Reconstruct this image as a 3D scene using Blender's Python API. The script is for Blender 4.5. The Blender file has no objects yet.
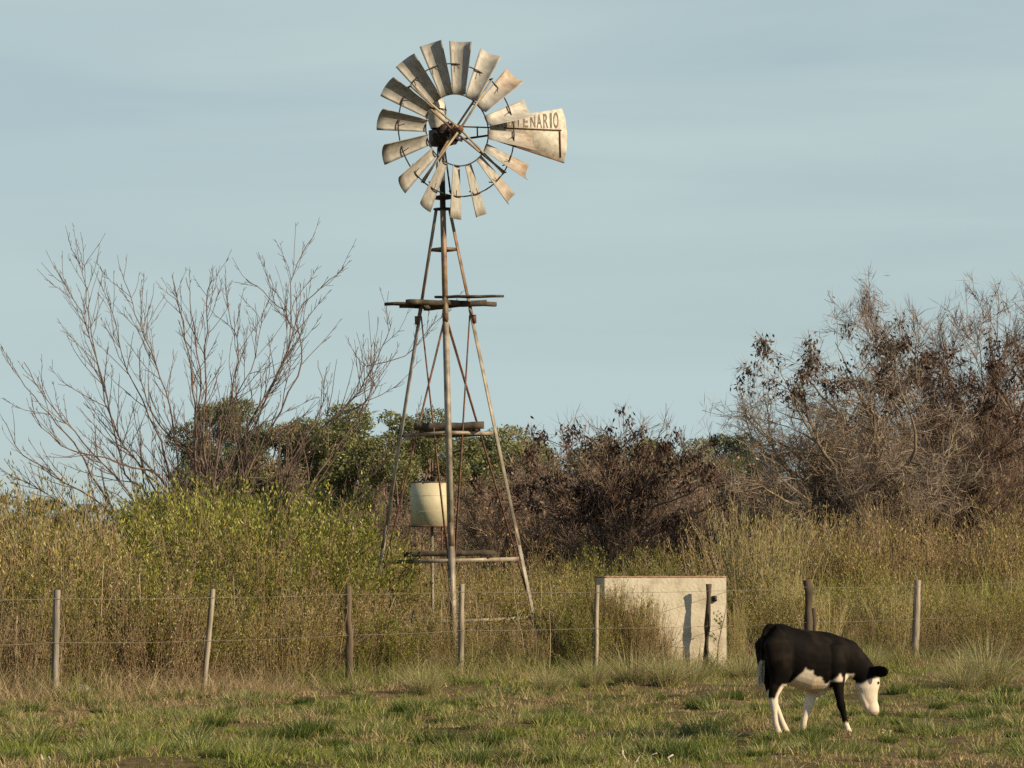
import bpy, math, random
import numpy as np
from mathutils import Vector, Matrix

random.seed(7)
rng = np.random.default_rng(11)
scene = bpy.context.scene
COL = scene.collection
R = math.radians
FPX = 3000.0
PITCH = math.atan(176.0 / FPX)
EYE = 1.6
SUN_AZ, SUN_EL = 64.0, 28.0        # azimuth to the right of straight-behind-the-camera


# ------------------------------------------------------------------ helpers
def at(px, py, Y):
    """point of the place seen at pixel px,py that stands Y metres away"""
    u = (px - 512) / FPX
    v = (384 - py) / FPX
    dy = math.cos(PITCH) - math.sin(PITCH) * v
    dz = math.sin(PITCH) + math.cos(PITCH) * v
    k = Y / dy
    return np.array([u * k, Y, EYE + dz * k])


def vnoise(x, y, seed=0):
    x = np.asarray(x, float); y = np.asarray(y, float)
    xi = np.floor(x).astype(np.int64); yi = np.floor(y).astype(np.int64)
    fx = x - xi; fy = y - yi
    fx = fx * fx * (3 - 2 * fx); fy = fy * fy * (3 - 2 * fy)

    def h(a, b):
        n = (a * 374761393 + b * 668265263 + seed * 974711) & 0x7fffffff
        n = ((n ^ (n >> 13)) * 1274126177) & 0x7fffffff
        return ((n ^ (n >> 16)) & 0xffff) / 65535.0
    a = h(xi, yi) * (1 - fx) + h(xi + 1, yi) * fx
    b = h(xi, yi + 1) * (1 - fx) + h(xi + 1, yi + 1) * fx
    return a * (1 - fy) + b * fy


def fbm(x, y, seed=0):
    return (vnoise(x, y, seed) * .55 + vnoise(x * 2.1 + 7, y * 2.1 + 3, seed + 1) * .3
            + vnoise(x * 4.3 + 1, y * 4.3 + 9, seed + 2) * .15)


def gz(x, y):
    return (fbm(np.asarray(x) * .35, np.asarray(y) * .35, 5) - .5) * .16 + (vnoise(np.asarray(x) * 1.7, np.asarray(y) * 1.7, 9) - .5) * .09


class MB:
    """collects polygons and links them as one mesh"""
    def __init__(s):
        s.V = []; s.Q = []; s.T = []; s.C = []; s.n = 0

    def add(s, V, Q=None, T=None, col=(1, 1, 1)):
        V = np.asarray(V, float).reshape(-1, 3)
        if Q is not None and len(Q): s.Q.append(np.asarray(Q, np.int64).reshape(-1, 4) + s.n)
        if T is not None and len(T): s.T.append(np.asarray(T, np.int64).reshape(-1, 3) + s.n)
        c = np.asarray(col, float)
        if c.ndim == 1: c = np.tile(c, (len(V), 1))
        s.V.append(V); s.C.append(c); s.n += len(V)

    def merged(s):
        V = np.concatenate(s.V); C = np.concatenate(s.C)
        Q = np.concatenate(s.Q) if s.Q else np.zeros((0, 4), np.int64)
        T = np.concatenate(s.T) if s.T else np.zeros((0, 3), np.int64)
        return V, Q, T, C

    def mesh(s, name, mat, smooth=False):
        V, Q, T, C = s.merged()
        me = bpy.data.meshes.new(name)
        nl = len(Q) * 4 + len(T) * 3
        me.vertices.add(len(V)); me.loops.add(nl); me.polygons.add(len(Q) + len(T))
        me.vertices.foreach_set('co', V.astype(np.float32).ravel())
        me.loops.foreach_set('vertex_index', np.concatenate([Q.ravel(), T.ravel()]).astype(np.int32))
        st = np.concatenate([np.arange(len(Q)) * 4, len(Q) * 4 + np.arange(len(T)) * 3])
        me.polygons.foreach_set('loop_start', st.astype(np.int32))
        a = me.color_attributes.new('Col', 'FLOAT_COLOR', 'POINT')
        a.data.foreach_set('color', np.concatenate([C, np.ones((len(C), 1))], 1).astype(np.float32).ravel())
        me.update(calc_edges=True); me.validate()
        if smooth: me.polygons.foreach_set('use_smooth', np.ones(len(me.polygons), bool))
        me.materials.append(mat)
        return me

    def build(s, name, mat, parent=None, smooth=False):
        o = bpy.data.objects.new(name, s.mesh(name, mat, smooth))
        COL.objects.link(o); o.parent = parent
        return o

    # ---- shapes
    def box(s, c, size, rot=None, col=(1, 1, 1)):
        h = np.array(size) / 2
        V = np.array([[x, y, z] for x in (-1, 1) for y in (-1, 1) for z in (-1, 1)], float) * h
        if rot is not None: V = V @ np.array(rot.to_3x3()).T
        Q = [(0, 1, 3, 2), (4, 6, 7, 5), (0, 4, 5, 1), (2, 3, 7, 6), (0, 2, 6, 4), (1, 5, 7, 3)]
        s.add(V + np.array(c), Q, col=col)

    def tube(s, pts, rad, n=6, cap=True, col=(1, 1, 1)):
        P = np.asarray(pts, float); m = len(P)
        rad = np.broadcast_to(np.asarray(rad, float), (m,))
        d = np.gradient(P, axis=0); d /= np.linalg.norm(d, axis=1, keepdims=True) + 1e-9
        ref = np.array([0, 0, 1.]) if abs(d[0][2]) < .9 else np.array([1., 0, 0])
        a = np.cross(d, ref); a /= np.linalg.norm(a, axis=1, keepdims=True) + 1e-9
        b = np.cross(d, a)
        th = np.arange(n) / n * 2 * math.pi
        V = P[:, None] + rad[:, None, None] * (np.cos(th)[None, :, None] * a[:, None] + np.sin(th)[None, :, None] * b[:, None])
        V = V.reshape(-1, 3)
        i = np.arange(m - 1)[:, None] * n; j = np.arange(n)[None]; k = (j + 1) % n
        Q = np.stack([i + j, i + k, i + n + k, i + n + j], -1).reshape(-1, 4)
        T = []
        if cap:
            nv = len(V)
            V = np.concatenate([V, P[:1], P[-1:]])
            for q in range(n):
                T.append((nv, (q + 1) % n, q)); T.append((nv + 1, (m - 1) * n + q, (m - 1) * n + (q + 1) % n))
        s.add(V, Q, T, col)

    def bar(s, p0, p1, w, t, up=(0, 0, 1), col=(1, 1, 1)):
        """rectangular bar from p0 to p1; w measured along cross(dir, up), t along up"""
        p0 = Vector(p0); p1 = Vector(p1); d = (p1 - p0).normalized(); u = Vector(up)
        a = d.cross(u).normalized(); b = a.cross(d).normalized()
        V = []
        for p in (p0, p1):
            for x, y in ((-1, -1), (1, -1), (1, 1), (-1, 1)):
                V.append(p + a * (x * w / 2) + b * (y * t / 2))
        Q = [(0, 1, 2, 3), (7, 6, 5, 4), (0, 4, 5, 1), (1, 5, 6, 2), (2, 6, 7, 3), (3, 7, 4, 0)]
        s.add([tuple(v) for v in V], Q, col=col)

    def prism(s, outline, d, col=(1, 1, 1)):
        """outline: list of 3-D points, extruded by vector d (fan triangulated)"""
        O = np.asarray(outline, float); n = len(O); d = np.asarray(d, float)
        c = O.mean(0)
        V = np.concatenate([O, O + d, [c], [c + d]])
        Q = [(i, (i + 1) % n, n + (i + 1) % n, n + i) for i in range(n)]
        T = [(2 * n, (i + 1) % n, i) for i in range(n)] + [(2 * n + 1, n + i, n + (i + 1) % n) for i in range(n)]
        s.add(V, Q, T, col)

    def angle(s, p0, p1, A, B, w, t, col=(1, 1, 1)):
        """angle iron: corner line p0-p1, flanges along A and B"""
        p0 = np.array(p0, float); p1 = np.array(p1, float); A = np.array(A, float); B = np.array(B, float)
        prof = [0 * A, A * w, A * w + B * t, A * t + B * t, A * t + B * w, B * w]
        V = np.array([p0 + q for q in prof] + [p1 + q for q in prof])
        Q = [(i, (i + 1) % 6, 6 + (i + 1) % 6, 6 + i) for i in range(6)]
        Q += [(0, 3, 2, 1), (0, 5, 4, 3), (6, 7, 8, 9), (6, 9, 10, 11)]
        s.add(V, Q, col=col)


def blades(P, az, lean, L, W, droop, segs=2, twist=None):
    """grass blades: returns V, Q and the number of vertices in one blade"""
    N = len(P)
    t = np.linspace(0, 1, segs + 1)[None]
    lean = np.broadcast_to(lean, (N,)); droop = np.broadcast_to(droop, (N,)); L = np.broadcast_to(L, (N,)); W = np.broadcast_to(W, (N,))
    hr = L[:, None] * (lean[:, None] * t + droop[:, None] * t ** 2)
    hz = L[:, None] * (t * np.sqrt(np.clip(1 - lean[:, None] ** 2, .05, 1)) - .55 * droop[:, None] * t ** 2)
    tw = az + (rng.uniform(0, 2 * math.pi, N) if twist is None else twist)
    sx = np.cos(tw)[:, None]; sy = np.sin(tw)[:, None]
    w = (W[:, None] * .5) * (1 - t ** 1.6 * .88)
    cx = P[:, 0:1] + hr * np.cos(az)[:, None]; cy = P[:, 1:2] + hr * np.sin(az)[:, None]; cz = P[:, 2:3] + hz
    V = np.empty((N, segs + 1, 2, 3))
    V[:, :, 0, 0] = cx - sx * w; V[:, :, 0, 1] = cy - sy * w; V[:, :, 0, 2] = cz
    V[:, :, 1, 0] = cx + sx * w; V[:, :, 1, 1] = cy + sy * w; V[:, :, 1, 2] = cz
    k = (segs + 1) * 2
    q = np.array([[2 * i, 2 * i + 1, 2 * i + 3, 2 * i + 2] for i in range(segs)])
    Q = (np.arange(N)[:, None, None] * k + q[None]).reshape(-1, 4)
    return V.reshape(-1, 3), Q, k


def leaves(P, D, L, W):
    """one folded diamond per leaf, at P pointing along D"""
    N = len(P)
    D = D / (np.linalg.norm(D, axis=1, keepdims=True) + 1e-9)
    r = rng.normal(size=(N, 3)); S = np.cross(D, r); S /= np.linalg.norm(S, axis=1, keepdims=True) + 1e-9
    L = np.broadcast_to(L, (N,))[:, None]; W = np.broadcast_to(W, (N,))[:, None]
    V = np.stack([P, P + D * L * .45 + S * W * .5, P + D * L, P + D * L * .45 - S * W * .5], 1)
    return V.reshape(-1, 3), np.arange(N * 4).reshape(-1, 4)


def varcol(base, N, k, amt=.25, hue=.12):
    c = np.array(base)[None] * (1 + rng.uniform(-amt, amt, (N, 1))) * (1 + rng.uniform(-hue, hue, (N, 3)))
    return np.repeat(np.clip(c, 0, 1), k, axis=0)


def mixcol(cols, w, N, k, amt=.2):
    idx = rng.choice(len(cols), N, p=np.array(w) / sum(w))
    c = np.array(cols)[idx] * (1 + rng.uniform(-amt, amt, (N, 1)))
    return np.repeat(np.clip(c, 0, 1), k, axis=0)


def tag(o, label=None, cat=None, group=None, kind=None):
    if label: o['label'] = label
    if cat: o['category'] = cat
    if group: o['group'] = group
    if kind: o['kind'] = kind
    return o


def thing(name, label, cat, loc=(0, 0, 0), group=None):
    o = bpy.data.objects.new(name, None); COL.objects.link(o)
    o.empty_display_size = .2
    o.location = loc
    return tag(o, label, cat, group)


def copy_tree(o, parent=None):
    c = o.copy(); COL.objects.link(c); c.parent = parent
    for ch in list(o.children): copy_tree(ch, c)
    return c


# ------------------------------------------------------------------ materials
def newmat(name):
    m = bpy.data.materials.new(name); m.use_nodes = True
    nt = m.node_tree; nt.nodes.clear()
    out = nt.nodes.new('ShaderNodeOutputMaterial')
    return m, nt, out


def N(nt, t, **kw):
    n = nt.nodes.new(t)
    for k, v in kw.items():
        if k in n.inputs: n.inputs[k].default_value = v
        else: setattr(n, k, v)
    return n


def mixrgb(nt, fac, a, b, mode='MIX'):
    m = nt.nodes.new('ShaderNodeMix'); m.data_type = 'RGBA'; m.blend_type = mode
    for sock, v in ((m.inputs[0], fac), (m.inputs[6], a), (m.inputs[7], b)):
        if hasattr(v, 'is_linked') or hasattr(v, 'links'): nt.links.new(v, sock)
        else: sock.default_value = v if not isinstance(v, tuple) else (*v, 1)[:4]
    return m.outputs[2]


def ramp(nt, src, stops):
    r = nt.nodes.new('ShaderNodeValToRGB'); nt.links.new(src, r.inputs[0])
    while len(r.color_ramp.elements) < len(stops): r.color_ramp.elements.new(.5)
    for e, (p, c) in zip(r.color_ramp.elements, stops):
        e.position = p; e.color = (*c, 1) if len(c) == 3 else c
    return r.outputs[0]


def plant_mat(name, trans=.3, rough=.7, objvar=.25, tint=(1, 1, 1)):
    """leaf or blade: colour comes from the plant's own Col attribute, varied per plant"""
    m, nt, out = newmat(name)
    at_ = N(nt, 'ShaderNodeVertexColor', layer_name='Col')
    oi = nt.nodes.new('ShaderNodeObjectInfo')
    mr = nt.nodes.new('ShaderNodeMapRange'); mr.inputs[3].default_value = 1 - objvar; mr.inputs[4].default_value = 1 + objvar
    nt.links.new(oi.outputs['Random'], mr.inputs[0])
    c = mixrgb(nt, 1.0, at_.outputs[0], tint, 'MULTIPLY')
    vm = nt.nodes.new('ShaderNodeVectorMath'); vm.operation = 'SCALE'
    nt.links.new(c, vm.inputs[0]); nt.links.new(mr.outputs[0], vm.inputs['Scale'])
    d = N(nt, 'ShaderNodeBsdfDiffuse'); t = N(nt, 'ShaderNodeBsdfTranslucent')
    nt.links.new(vm.outputs[0], d.inputs[0]); nt.links.new(vm.outputs[0], t.inputs[0])
    g = N(nt, 'ShaderNodeBsdfGlossy', Roughness=rough * .6)
    g.inputs[0].default_value = (.5, .5, .45, 1)
    mx = N(nt, 'ShaderNodeMixShader', Fac=trans); nt.links.new(d.outputs[0], mx.inputs[1]); nt.links.new(t.outputs[0], mx.inputs[2])
    m2 = N(nt, 'ShaderNodeMixShader', Fac=.04); nt.links.new(mx.outputs[0], m2.inputs[1]); nt.links.new(g.outputs[0], m2.inputs[2])
    nt.links.new(m2.outputs[0], out.inputs[0])
    return m


def solid(name, stops, scale=8, rough=.7, metal=0, bump=.2, bscale=None, stretch=(1, 1, 1), usecol=False, detail=6, coord='Object', spec=.3):
    """stops: ramp of colours over a noise = the surface's own wear and stains"""
    m, nt, out = newmat(name)
    tc = nt.nodes.new('ShaderNodeTexCoord'); mp = nt.nodes.new('ShaderNodeMapping')
    mp.inputs['Scale'].default_value = stretch
    nt.links.new(tc.outputs[coord], mp.inputs[0])
    n = N(nt, 'ShaderNodeTexNoise', Scale=scale, Detail=detail, Roughness=.5)
    nt.links.new(mp.outputs[0], n.inputs['Vector'])
    c = ramp(nt, n.outputs[0], stops)
    if usecol:
        vc = N(nt, 'ShaderNodeVertexColor', layer_name='Col')
        c = mixrgb(nt, 1.0, c, vc.outputs[0], 'MULTIPLY')
    p = N(nt, 'ShaderNodeBsdfPrincipled', Roughness=rough, Metallic=metal)
    p.inputs['Specular IOR Level'].default_value = spec
    nt.links.new(c, p.inputs['Base Color'])
    if bump:
        n2 = N(nt, 'ShaderNodeTexNoise', Scale=bscale or scale * 4, Detail=5)
        nt.links.new(mp.outputs[0], n2.inputs['Vector'])
        b = N(nt, 'ShaderNodeBump', Strength=bump, Distance=.02)
        nt.links.new(n2.outputs[0], b.inputs['Height']); nt.links.new(b.outputs[0], p.inputs['Normal'])
    nt.links.new(p.outputs[0], out.inputs[0])
    return m


M_leaf = plant_mat('leaf', .27)
M_dead = plant_mat('dead_leaf', .12)
M_grass = plant_mat('grass_blades', .3, objvar=.1)
M_weed = plant_mat('dry_weed', .15, objvar=.15)
M_bark = solid('bark_brown', [(.3, (.11, .075, .06)), (.55, (.19, .135, .105)), (.75, (.29, .22, .17))], 9, .9, stretch=(1, 1, .3), usecol=True)
M_barkg = solid('bark_grey', [(.3, (.15, .12, .095)), (.55, (.24, .2, .155)), (.75, (.34, .3, .22))], 7, .9, stretch=(1, 1, .3), usecol=True)
M_steel = solid('galvanised_steel', [(.3, (.17, .13, .10)), (.5, (.32, .28, .215)), (.68, (.42, .375, .29))], 6, .55, .15, .12, usecol=True)
M_blade = solid('blade_sheet', [(.28, (.32, .21, .14)), (.37, (.33, .305, .26)), (.55, (.395, .375, .325)), (.72, (.47, .455, .405))], 7, .55, .1, .08, coord='Generated', usecol=True, detail=8)
M_vane = solid('vane_sheet', [(.3, (.4, .34, .25)), (.45, (.52, .48, .39)), (.7, (.66, .62, .53))], 14, .55, .1, .15)
M_rust = solid('rusted_iron', [(.3, (.09, .045, .03)), (.6, (.2, .1, .06)), (.8, (.3, .17, .1))], 12, .85, .1, .2, usecol=True)
M_iron = solid('dark_greasy_iron', [(.3, (.02, .016, .013)), (.7, (.07, .05, .04))], 20, .6, .2, .2)
M_letter = solid('faded_paint_lettering', [(.35, (.13, .1, .075)), (.65, (.34, .28, .22))], 60, .8, 0, 0)
M_plank = solid('weathered_plank', [(.3, (.035, .028, .02)), (.55, (.085, .068, .048)), (.8, (.2, .17, .115))], 7, .9, 0, .4, stretch=(1, 1, 1))
M_drum = solid('drum_paint', [(.28, (.3, .19, .1)), (.4, (.52, .47, .31)), (.6, (.62, .57, .39)), (.8, (.66, .62, .45))], 3.5, .6, 0, .1)
M_post = solid('weathered_post', [(.3, (.13, .112, .09)), (.5, (.25, .222, .18)), (.75, (.40, .365, .30))], 14, .9, 0, .4, stretch=(1, 1, .15), usecol=True)
M_wire = solid('wire', [(.3, (.2, .17, .13)), (.7, (.36, .32, .26))], 5, .5, .5, 0)
M_wall = solid('lime_render', [(.22, (.3, .25, .18)), (.36, (.44, .385, .285)), (.5, (.57, .51, .385)), (.8, (.64, .58, .45))], 3.2, .9, 0, .5, bscale=22, usecol=True, detail=9)
M_wood = solid('bleached_wood', [(.3, (.4, .34, .25)), (.7, (.62, .56, .45))], 12, .8, 0, .2)
M_stone = solid('pale_stone', [(.3, (.3, .28, .25)), (.7, (.52, .5, .45))], 4, .9, 0, .5)


def ground_mat():
    m, nt, out = newmat('field_ground')
    tc = nt.nodes.new('ShaderNodeTexCoord')
    n1 = N(nt, 'ShaderNodeTexNoise', Scale=.35, Detail=8, Roughness=.6); nt.links.new(tc.outputs['Object'], n1.inputs['Vector'])
    n2 = N(nt, 'ShaderNodeTexNoise', Scale=9.0, Detail=8, Roughness=.7); nt.links.new(tc.outputs['Object'], n2.inputs['Vector'])
    c1 = ramp(nt, n1.outputs[0], [(.36, (.08, .085, .028)), (.5, (.17, .135, .075)), (.62, (.27, .2, .13))])
    c2 = ramp(nt, n2.outputs[0], [(.3, (.35, .3, .25)), (.55, (.9, .85, .75)), (.8, (1.3, 1.2, 1.0))])
    c = mixrgb(nt, 1.0, c1, c2, 'MULTIPLY')
    p = N(nt, 'ShaderNodeBsdfPrincipled', Roughness=1.0); p.inputs['Specular IOR Level'].default_value = .1
    nt.links.new(c, p.inputs['Base Color'])
    b = N(nt, 'ShaderNodeBump', Strength=.8, Distance=.05); nt.links.new(n2.outputs[0], b.inputs['Height']); nt.links.new(b.outputs[0], p.inputs['Normal'])
    nt.links.new(p.outputs[0], out.inputs[0])
    return m


# ------------------------------------------------------------------ world, sun, camera
def make_world():
    w = bpy.data.worlds.new('World'); scene.world = w; w.use_nodes = True
    nt = w.node_tree; nt.nodes.clear()
    out = nt.nodes.new('ShaderNodeOutputWorld')
    sky = nt.nodes.new('ShaderNodeTexSky'); sky.sky_type = 'NISHITA'; sky.sun_disc = False
    sky.sun_elevation = R(SUN_EL); sky.sun_rotation = R(180 - SUN_AZ)
    sky.air_density = 1.0; sky.dust_density = .6; sky.ozone_density = 1.6
    tc = nt.nodes.new('ShaderNodeTexCoord')
    mp = nt.nodes.new('ShaderNodeMapping'); mp.inputs['Scale'].default_value = (3.0, 3.0, 30.0); mp.inputs['Rotation'].default_value = (0, R(3), 0)
    nt.links.new(tc.outputs['Generated'], mp.inputs[0])
    n = N(nt, 'ShaderNodeTexNoise', Scale=1.0, Detail=5, Roughness=.5, Distortion=.4); nt.links.new(mp.outputs[0], n.inputs['Vector'])
    fac = ramp(nt, n.outputs[0], [(.32, (.7,) * 3), (.62, (1.0,) * 3)])
    bw = nt.nodes.new('ShaderNodeRGBToBW'); nt.links.new(fac, bw.inputs[0])
    # the veil of high cloud is thick towards the horizon and thin overhead
    sp = nt.nodes.new('ShaderNodeSeparateXYZ'); nt.links.new(tc.outputs['Generated'], sp.inputs[0])
    el = nt.nodes.new('ShaderNodeMapRange'); el.inputs[1].default_value = .16; el.inputs[2].default_value = .5; el.inputs[3].default_value = 1; el.inputs[4].default_value = .05
    nt.links.new(sp.outputs[2], el.inputs[0])
    mu = nt.nodes.new('ShaderNodeMath'); mu.operation = 'MULTIPLY'; nt.links.new(bw.outputs[0], mu.inputs[0]); nt.links.new(el.outputs[0], mu.inputs[1])
    s1 = nt.nodes.new('ShaderNodeBackground'); s1.inputs[1].default_value = .075
    nt.links.new(sky.outputs[0], s1.inputs[0])
    s2 = nt.nodes.new('ShaderNodeBackground'); s2.inputs[0].default_value = (.42, .525, .535, 1); s2.inputs[1].default_value = 1.0
    mx = nt.nodes.new('ShaderNodeMixShader'); nt.links.new(mu.outputs[0], mx.inputs[0])
    nt.links.new(s1.outputs[0], mx.inputs[1]); nt.links.new(s2.outputs[0], mx.inputs[2])
    nt.links.new(mx.outputs[0], out.inputs[0])


make_world()
sd = bpy.data.lights.new('sun', 'SUN'); sd.energy = 5.0; sd.angle = R(.6); sd.color = (1, .81, .56)
so = bpy.data.objects.new('sun', sd); COL.objects.link(so)
S = Vector((math.sin(R(SUN_AZ)) * math.cos(R(SUN_EL)), -math.cos(R(SUN_AZ)) * math.cos(R(SUN_EL)), math.sin(R(SUN_EL))))
so.rotation_euler = S.to_track_quat('Z', 'Y').to_euler(); so.location = (20, -20, 30)

cd = bpy.data.cameras.new('camera'); cam = bpy.data.objects.new('camera', cd); COL.objects.link(cam)
cd.sensor_width = 36; cd.lens = 36 * FPX / 1024; cd.clip_start = .5; cd.clip_end = 6000
cam.location = (0, 0, EYE); cam.rotation_euler = (math.pi / 2 + PITCH, 0, 0)
scene.camera = cam
scene.view_settings.view_transform = 'Standard'; scene.view_settings.look = 'None'
scene.view_settings.exposure = .22; scene.view_settings.gamma = 1
scene.cycles.max_bounces = 6; scene.cycles.diffuse_bounces = 3; scene.cycles.glossy_bounces = 2
scene.cycles.transmission_bounces = 3; scene.cycles.use_denoising = False
scene.cycles.caustics_reflective = False; scene.cycles.caustics_refractive = False


# ------------------------------------------------------------------ ground
def make_ground():
    mb = MB()
    xs = np.concatenate([np.linspace(-2500, -30, 16)[:-1], np.linspace(-30, 30, 241), np.linspace(30, 2500, 16)[1:]])
    ys = np.concatenate([np.linspace(-300, 15, 8)[:-1], np.linspace(15, 75, 241), np.geomspace(76, 4500, 18)])
    X, Y = np.meshgrid(xs, ys)
    Z = np.where((abs(X) < 40) & (Y > 10) & (Y < 90), gz(X, Y), 0)
    V = np.stack([X, Y, Z], -1).reshape(-1, 3)
    nx = len(xs)
    i, j = np.meshgrid(np.arange(len(ys) - 1), np.arange(nx - 1), indexing='ij')
    a = (i * nx + j).ravel()
    mb.add(V, np.stack([a, a + 1, a + nx + 1, a + nx], -1))
    return tag(mb.build('ground', ground_mat(), smooth=True), kind='structure')


make_ground()

FENCE_A = np.array([-5.3, 35.0]); FENCE_B = np.array([6.3, 47.0])


def fence_y(x):
    return 35.0 + (x + 5.3) * (12.0 / 11.6)


def px_of(x, y):
    return 512 + FPX * x / y


# ------------------------------------------------------------------ short pasture grass (stuff)
def make_grass():
    mb = MB()
    n = 34000
    y = rng.uniform(21, 56, n); x = rng.uniform(-1, 1, n) * (y * .19 + 1.3)
    fy = fence_y(x)
    keep = (rng.uniform(0, 1, n) < np.where(y < 34, 1, .75)) & (fbm(x * 1.9, y * 1.5, 57) + rng.normal(0, .13, n) > .27) & (y < np.maximum(fy, 30) + 5)
    x, y = x[keep], y[keep]; fy = fy[keep]; n = len(x)
    green = fbm(x * .5, y * .28, 21) * .7 + fbm(x * 2.4, y * 1.5, 33) * .75 - .235
    near_f = np.clip(1 - (fy - y) / 4.0, 0, 1)                 # rank dry growth along the fence
    left = np.clip((-x - y * .02) / 3.5, 0, 1)
    green = green - near_f * .12 * (x < 0) - left * np.clip((y - 29) / 3, 0, 1) * .2
    green = green - .09 * np.clip((x - 1.5) / 1.5, 0, 1) * (fy - y > 6)
    green = green - .12 * np.exp(-((y - 27.2 + (x - 1) * .1) / .7) ** 2) * (x > 0)
    K = 15
    P = np.repeat(np.stack([x, y, gz(x, y) - .01], 1), K, axis=0)
    P[:, :2] += rng.normal(0, .04, (n * K, 2))
    P[:, 2] = gz(P[:, 0], P[:, 1]) - .008
    h = (.025 + .15 * np.clip(fbm(x * 2.6, y * 2.0, 44) - .38, 0, 1) * 2) * (1 - .3 * np.clip((x - 1) / 2, 0, 1)) + .10 * near_f * rng.uniform(.4, 1, n)
    h = np.repeat(h, K) * rng.uniform(.5, 1.35, n * K)
    V, Q, k = blades(P, rng.uniform(0, 2 * math.pi, n * K), rng.uniform(.05, .75, n * K), h, rng.uniform(.005, .012, n * K), rng.uniform(0, .5, n * K))
    g = np.repeat(green, K) + rng.normal(0, .13, n * K)
    G = np.array([.15, .21, .035]); G2 = np.array([.32, .34, .07]); D = np.array([.54, .42, .215]); D2 = np.array([.31, .22, .135])
    u = rng.uniform(0, 1, (n * K, 1))
    c = np.where((g > .5)[:, None], G * (1 - u) + G2 * u, D * (1 - u) + D2 * u)
    c = np.where(((g > .42) & (g <= .5))[:, None], (G2 + D) / 2, c)
    c *= rng.uniform(.7, 1.25, (n * K, 1))
    mb.add(V, Q, col=np.repeat(c, k, axis=0))
    tag(mb.build('pasture_grass', M_grass), 'short pasture grass, patchy green and straw coloured, over the foreground field', 'grass', kind='stuff')


make_grass()


# ------------------------------------------------------------------ clumps and tussocks
def clump_mesh(nm, n, h, spread, cols, w, wid=(.006, .012), droop=(.1, .5), lean=.55):
    mb = MB()
    r = spread * np.sqrt(rng.uniform(0, 1, n)); a = rng.uniform(0, 2 * math.pi, n)
    P = np.stack([r * np.cos(a), r * np.sin(a), np.full(n, -.02)], 1)
    V, Q, k = blades(P, a + rng.normal(0, .5, n), np.clip(rng.uniform(0, 1, n) * lean * (r / spread + .25), 0, .9),
                     h * rng.uniform(.45, 1.05, n), rng.uniform(*wid, n), rng.uniform(*droop, n), 3)
    mb.add(V, Q, col=mixcol(cols, w, n, k, .25))
    return mb.mesh(nm, M_grass)


def put(me, name, px, Y, label, cat, group=None, sc=1.0, x=None, rz=None, zoff=0):
    o = bpy.data.objects.new(name, me); COL.objects.link(o)
    if x is None: x = (px - 512) / FPX * Y
    o.location = (x, Y, float(gz(x, Y)) + zoff)
    o.rotation_euler.z = random.uniform(0, 6.28) if rz is None else rz
    o.scale = (sc,) * 3 if not isinstance(sc, tuple) else sc
    return tag(o, label, cat, group)


def Yof(py):
    return FPX * EYE / (py - 560.0)


GRN = [(.06, .095, .02), (.11, .155, .03), (.2, .24, .055), (.36, .32, .14)]
STRAW = [(.46, .41, .21), (.58, .5, .28), (.34, .34, .12), (.3, .24, .13)]
dark_clumps = [clump_mesh('grass_clump', 520, .25, .24, GRN, (5, 5, 1.6, .5), (.008, .015), (.05, .35), .4) for _ in range(4)]
mix_clumps = [clump_mesh('grass_clump', 260, .24, .2, [(.1, .15, .035), (.24, .27, .07), (.5, .42, .22)], (3, 4, 2)) for _ in range(3)]
tuss = [clump_mesh('grass_tussock', 620, .95, .26, STRAW + [(.2, .24, .07)], (5, 5, 3, 1, 3), (.005, .010), (.0, .9), .6) for _ in range(4)]
for i, (px, py, s) in enumerate([(262, 744, 1.1), (290, 742, 1.25), (312, 738, 1.2), (333, 747, .9), (438, 742, 1.2), (490, 741, 1.15), (545, 742, .8),
                                 (664, 758, 1.2), (685, 760, 1.1), (866, 718, 1.0), (410, 712, 1.0), (395, 722, .9), (560, 716, .9), (575, 722, .9),
                                 (30, 745, .9), (95, 703, .8), (700, 706, 1.0), (730, 700, .9), (943, 702, .8), (975, 722, .8), (815, 742, .8), (355, 755, .9),
                                 (470, 762, .9), (760, 712, .8), (1005, 698, .9), (150, 700, .7), (640, 712, .9), (12, 762, 1.0), (225, 722, .8), (900, 726, .6)]):
    put(dark_clumps[i % 4], 'grass_clump', px, Yof(py), 'dark green tuft of rank grass growing out of the short pasture', 'grass clump',
        'dark green grass tufts in the pasture', sc=s * .66)
for i in range(260):
    py = random.uniform(688, 766); px = random.uniform(-20, 1044)
    put(mix_clumps[i % 3], 'grass_tuft', px, Yof(py), 'low mixed green and straw grass tuft in the pasture', 'grass tuft',
        'low mixed grass tufts in the pasture', sc=random.uniform(.3, .95))
for i in range(60):
    py = 692 + 74 * random.random(); put(dark_clumps[i % 4], 'grass_clump', random.uniform(-10, 1034), Yof(py), 'dark green tuft of rank grass growing out of the short pasture', 'grass clump',
        'dark green grass tufts in the pasture', sc=random.uniform(.25, .5))
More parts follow.
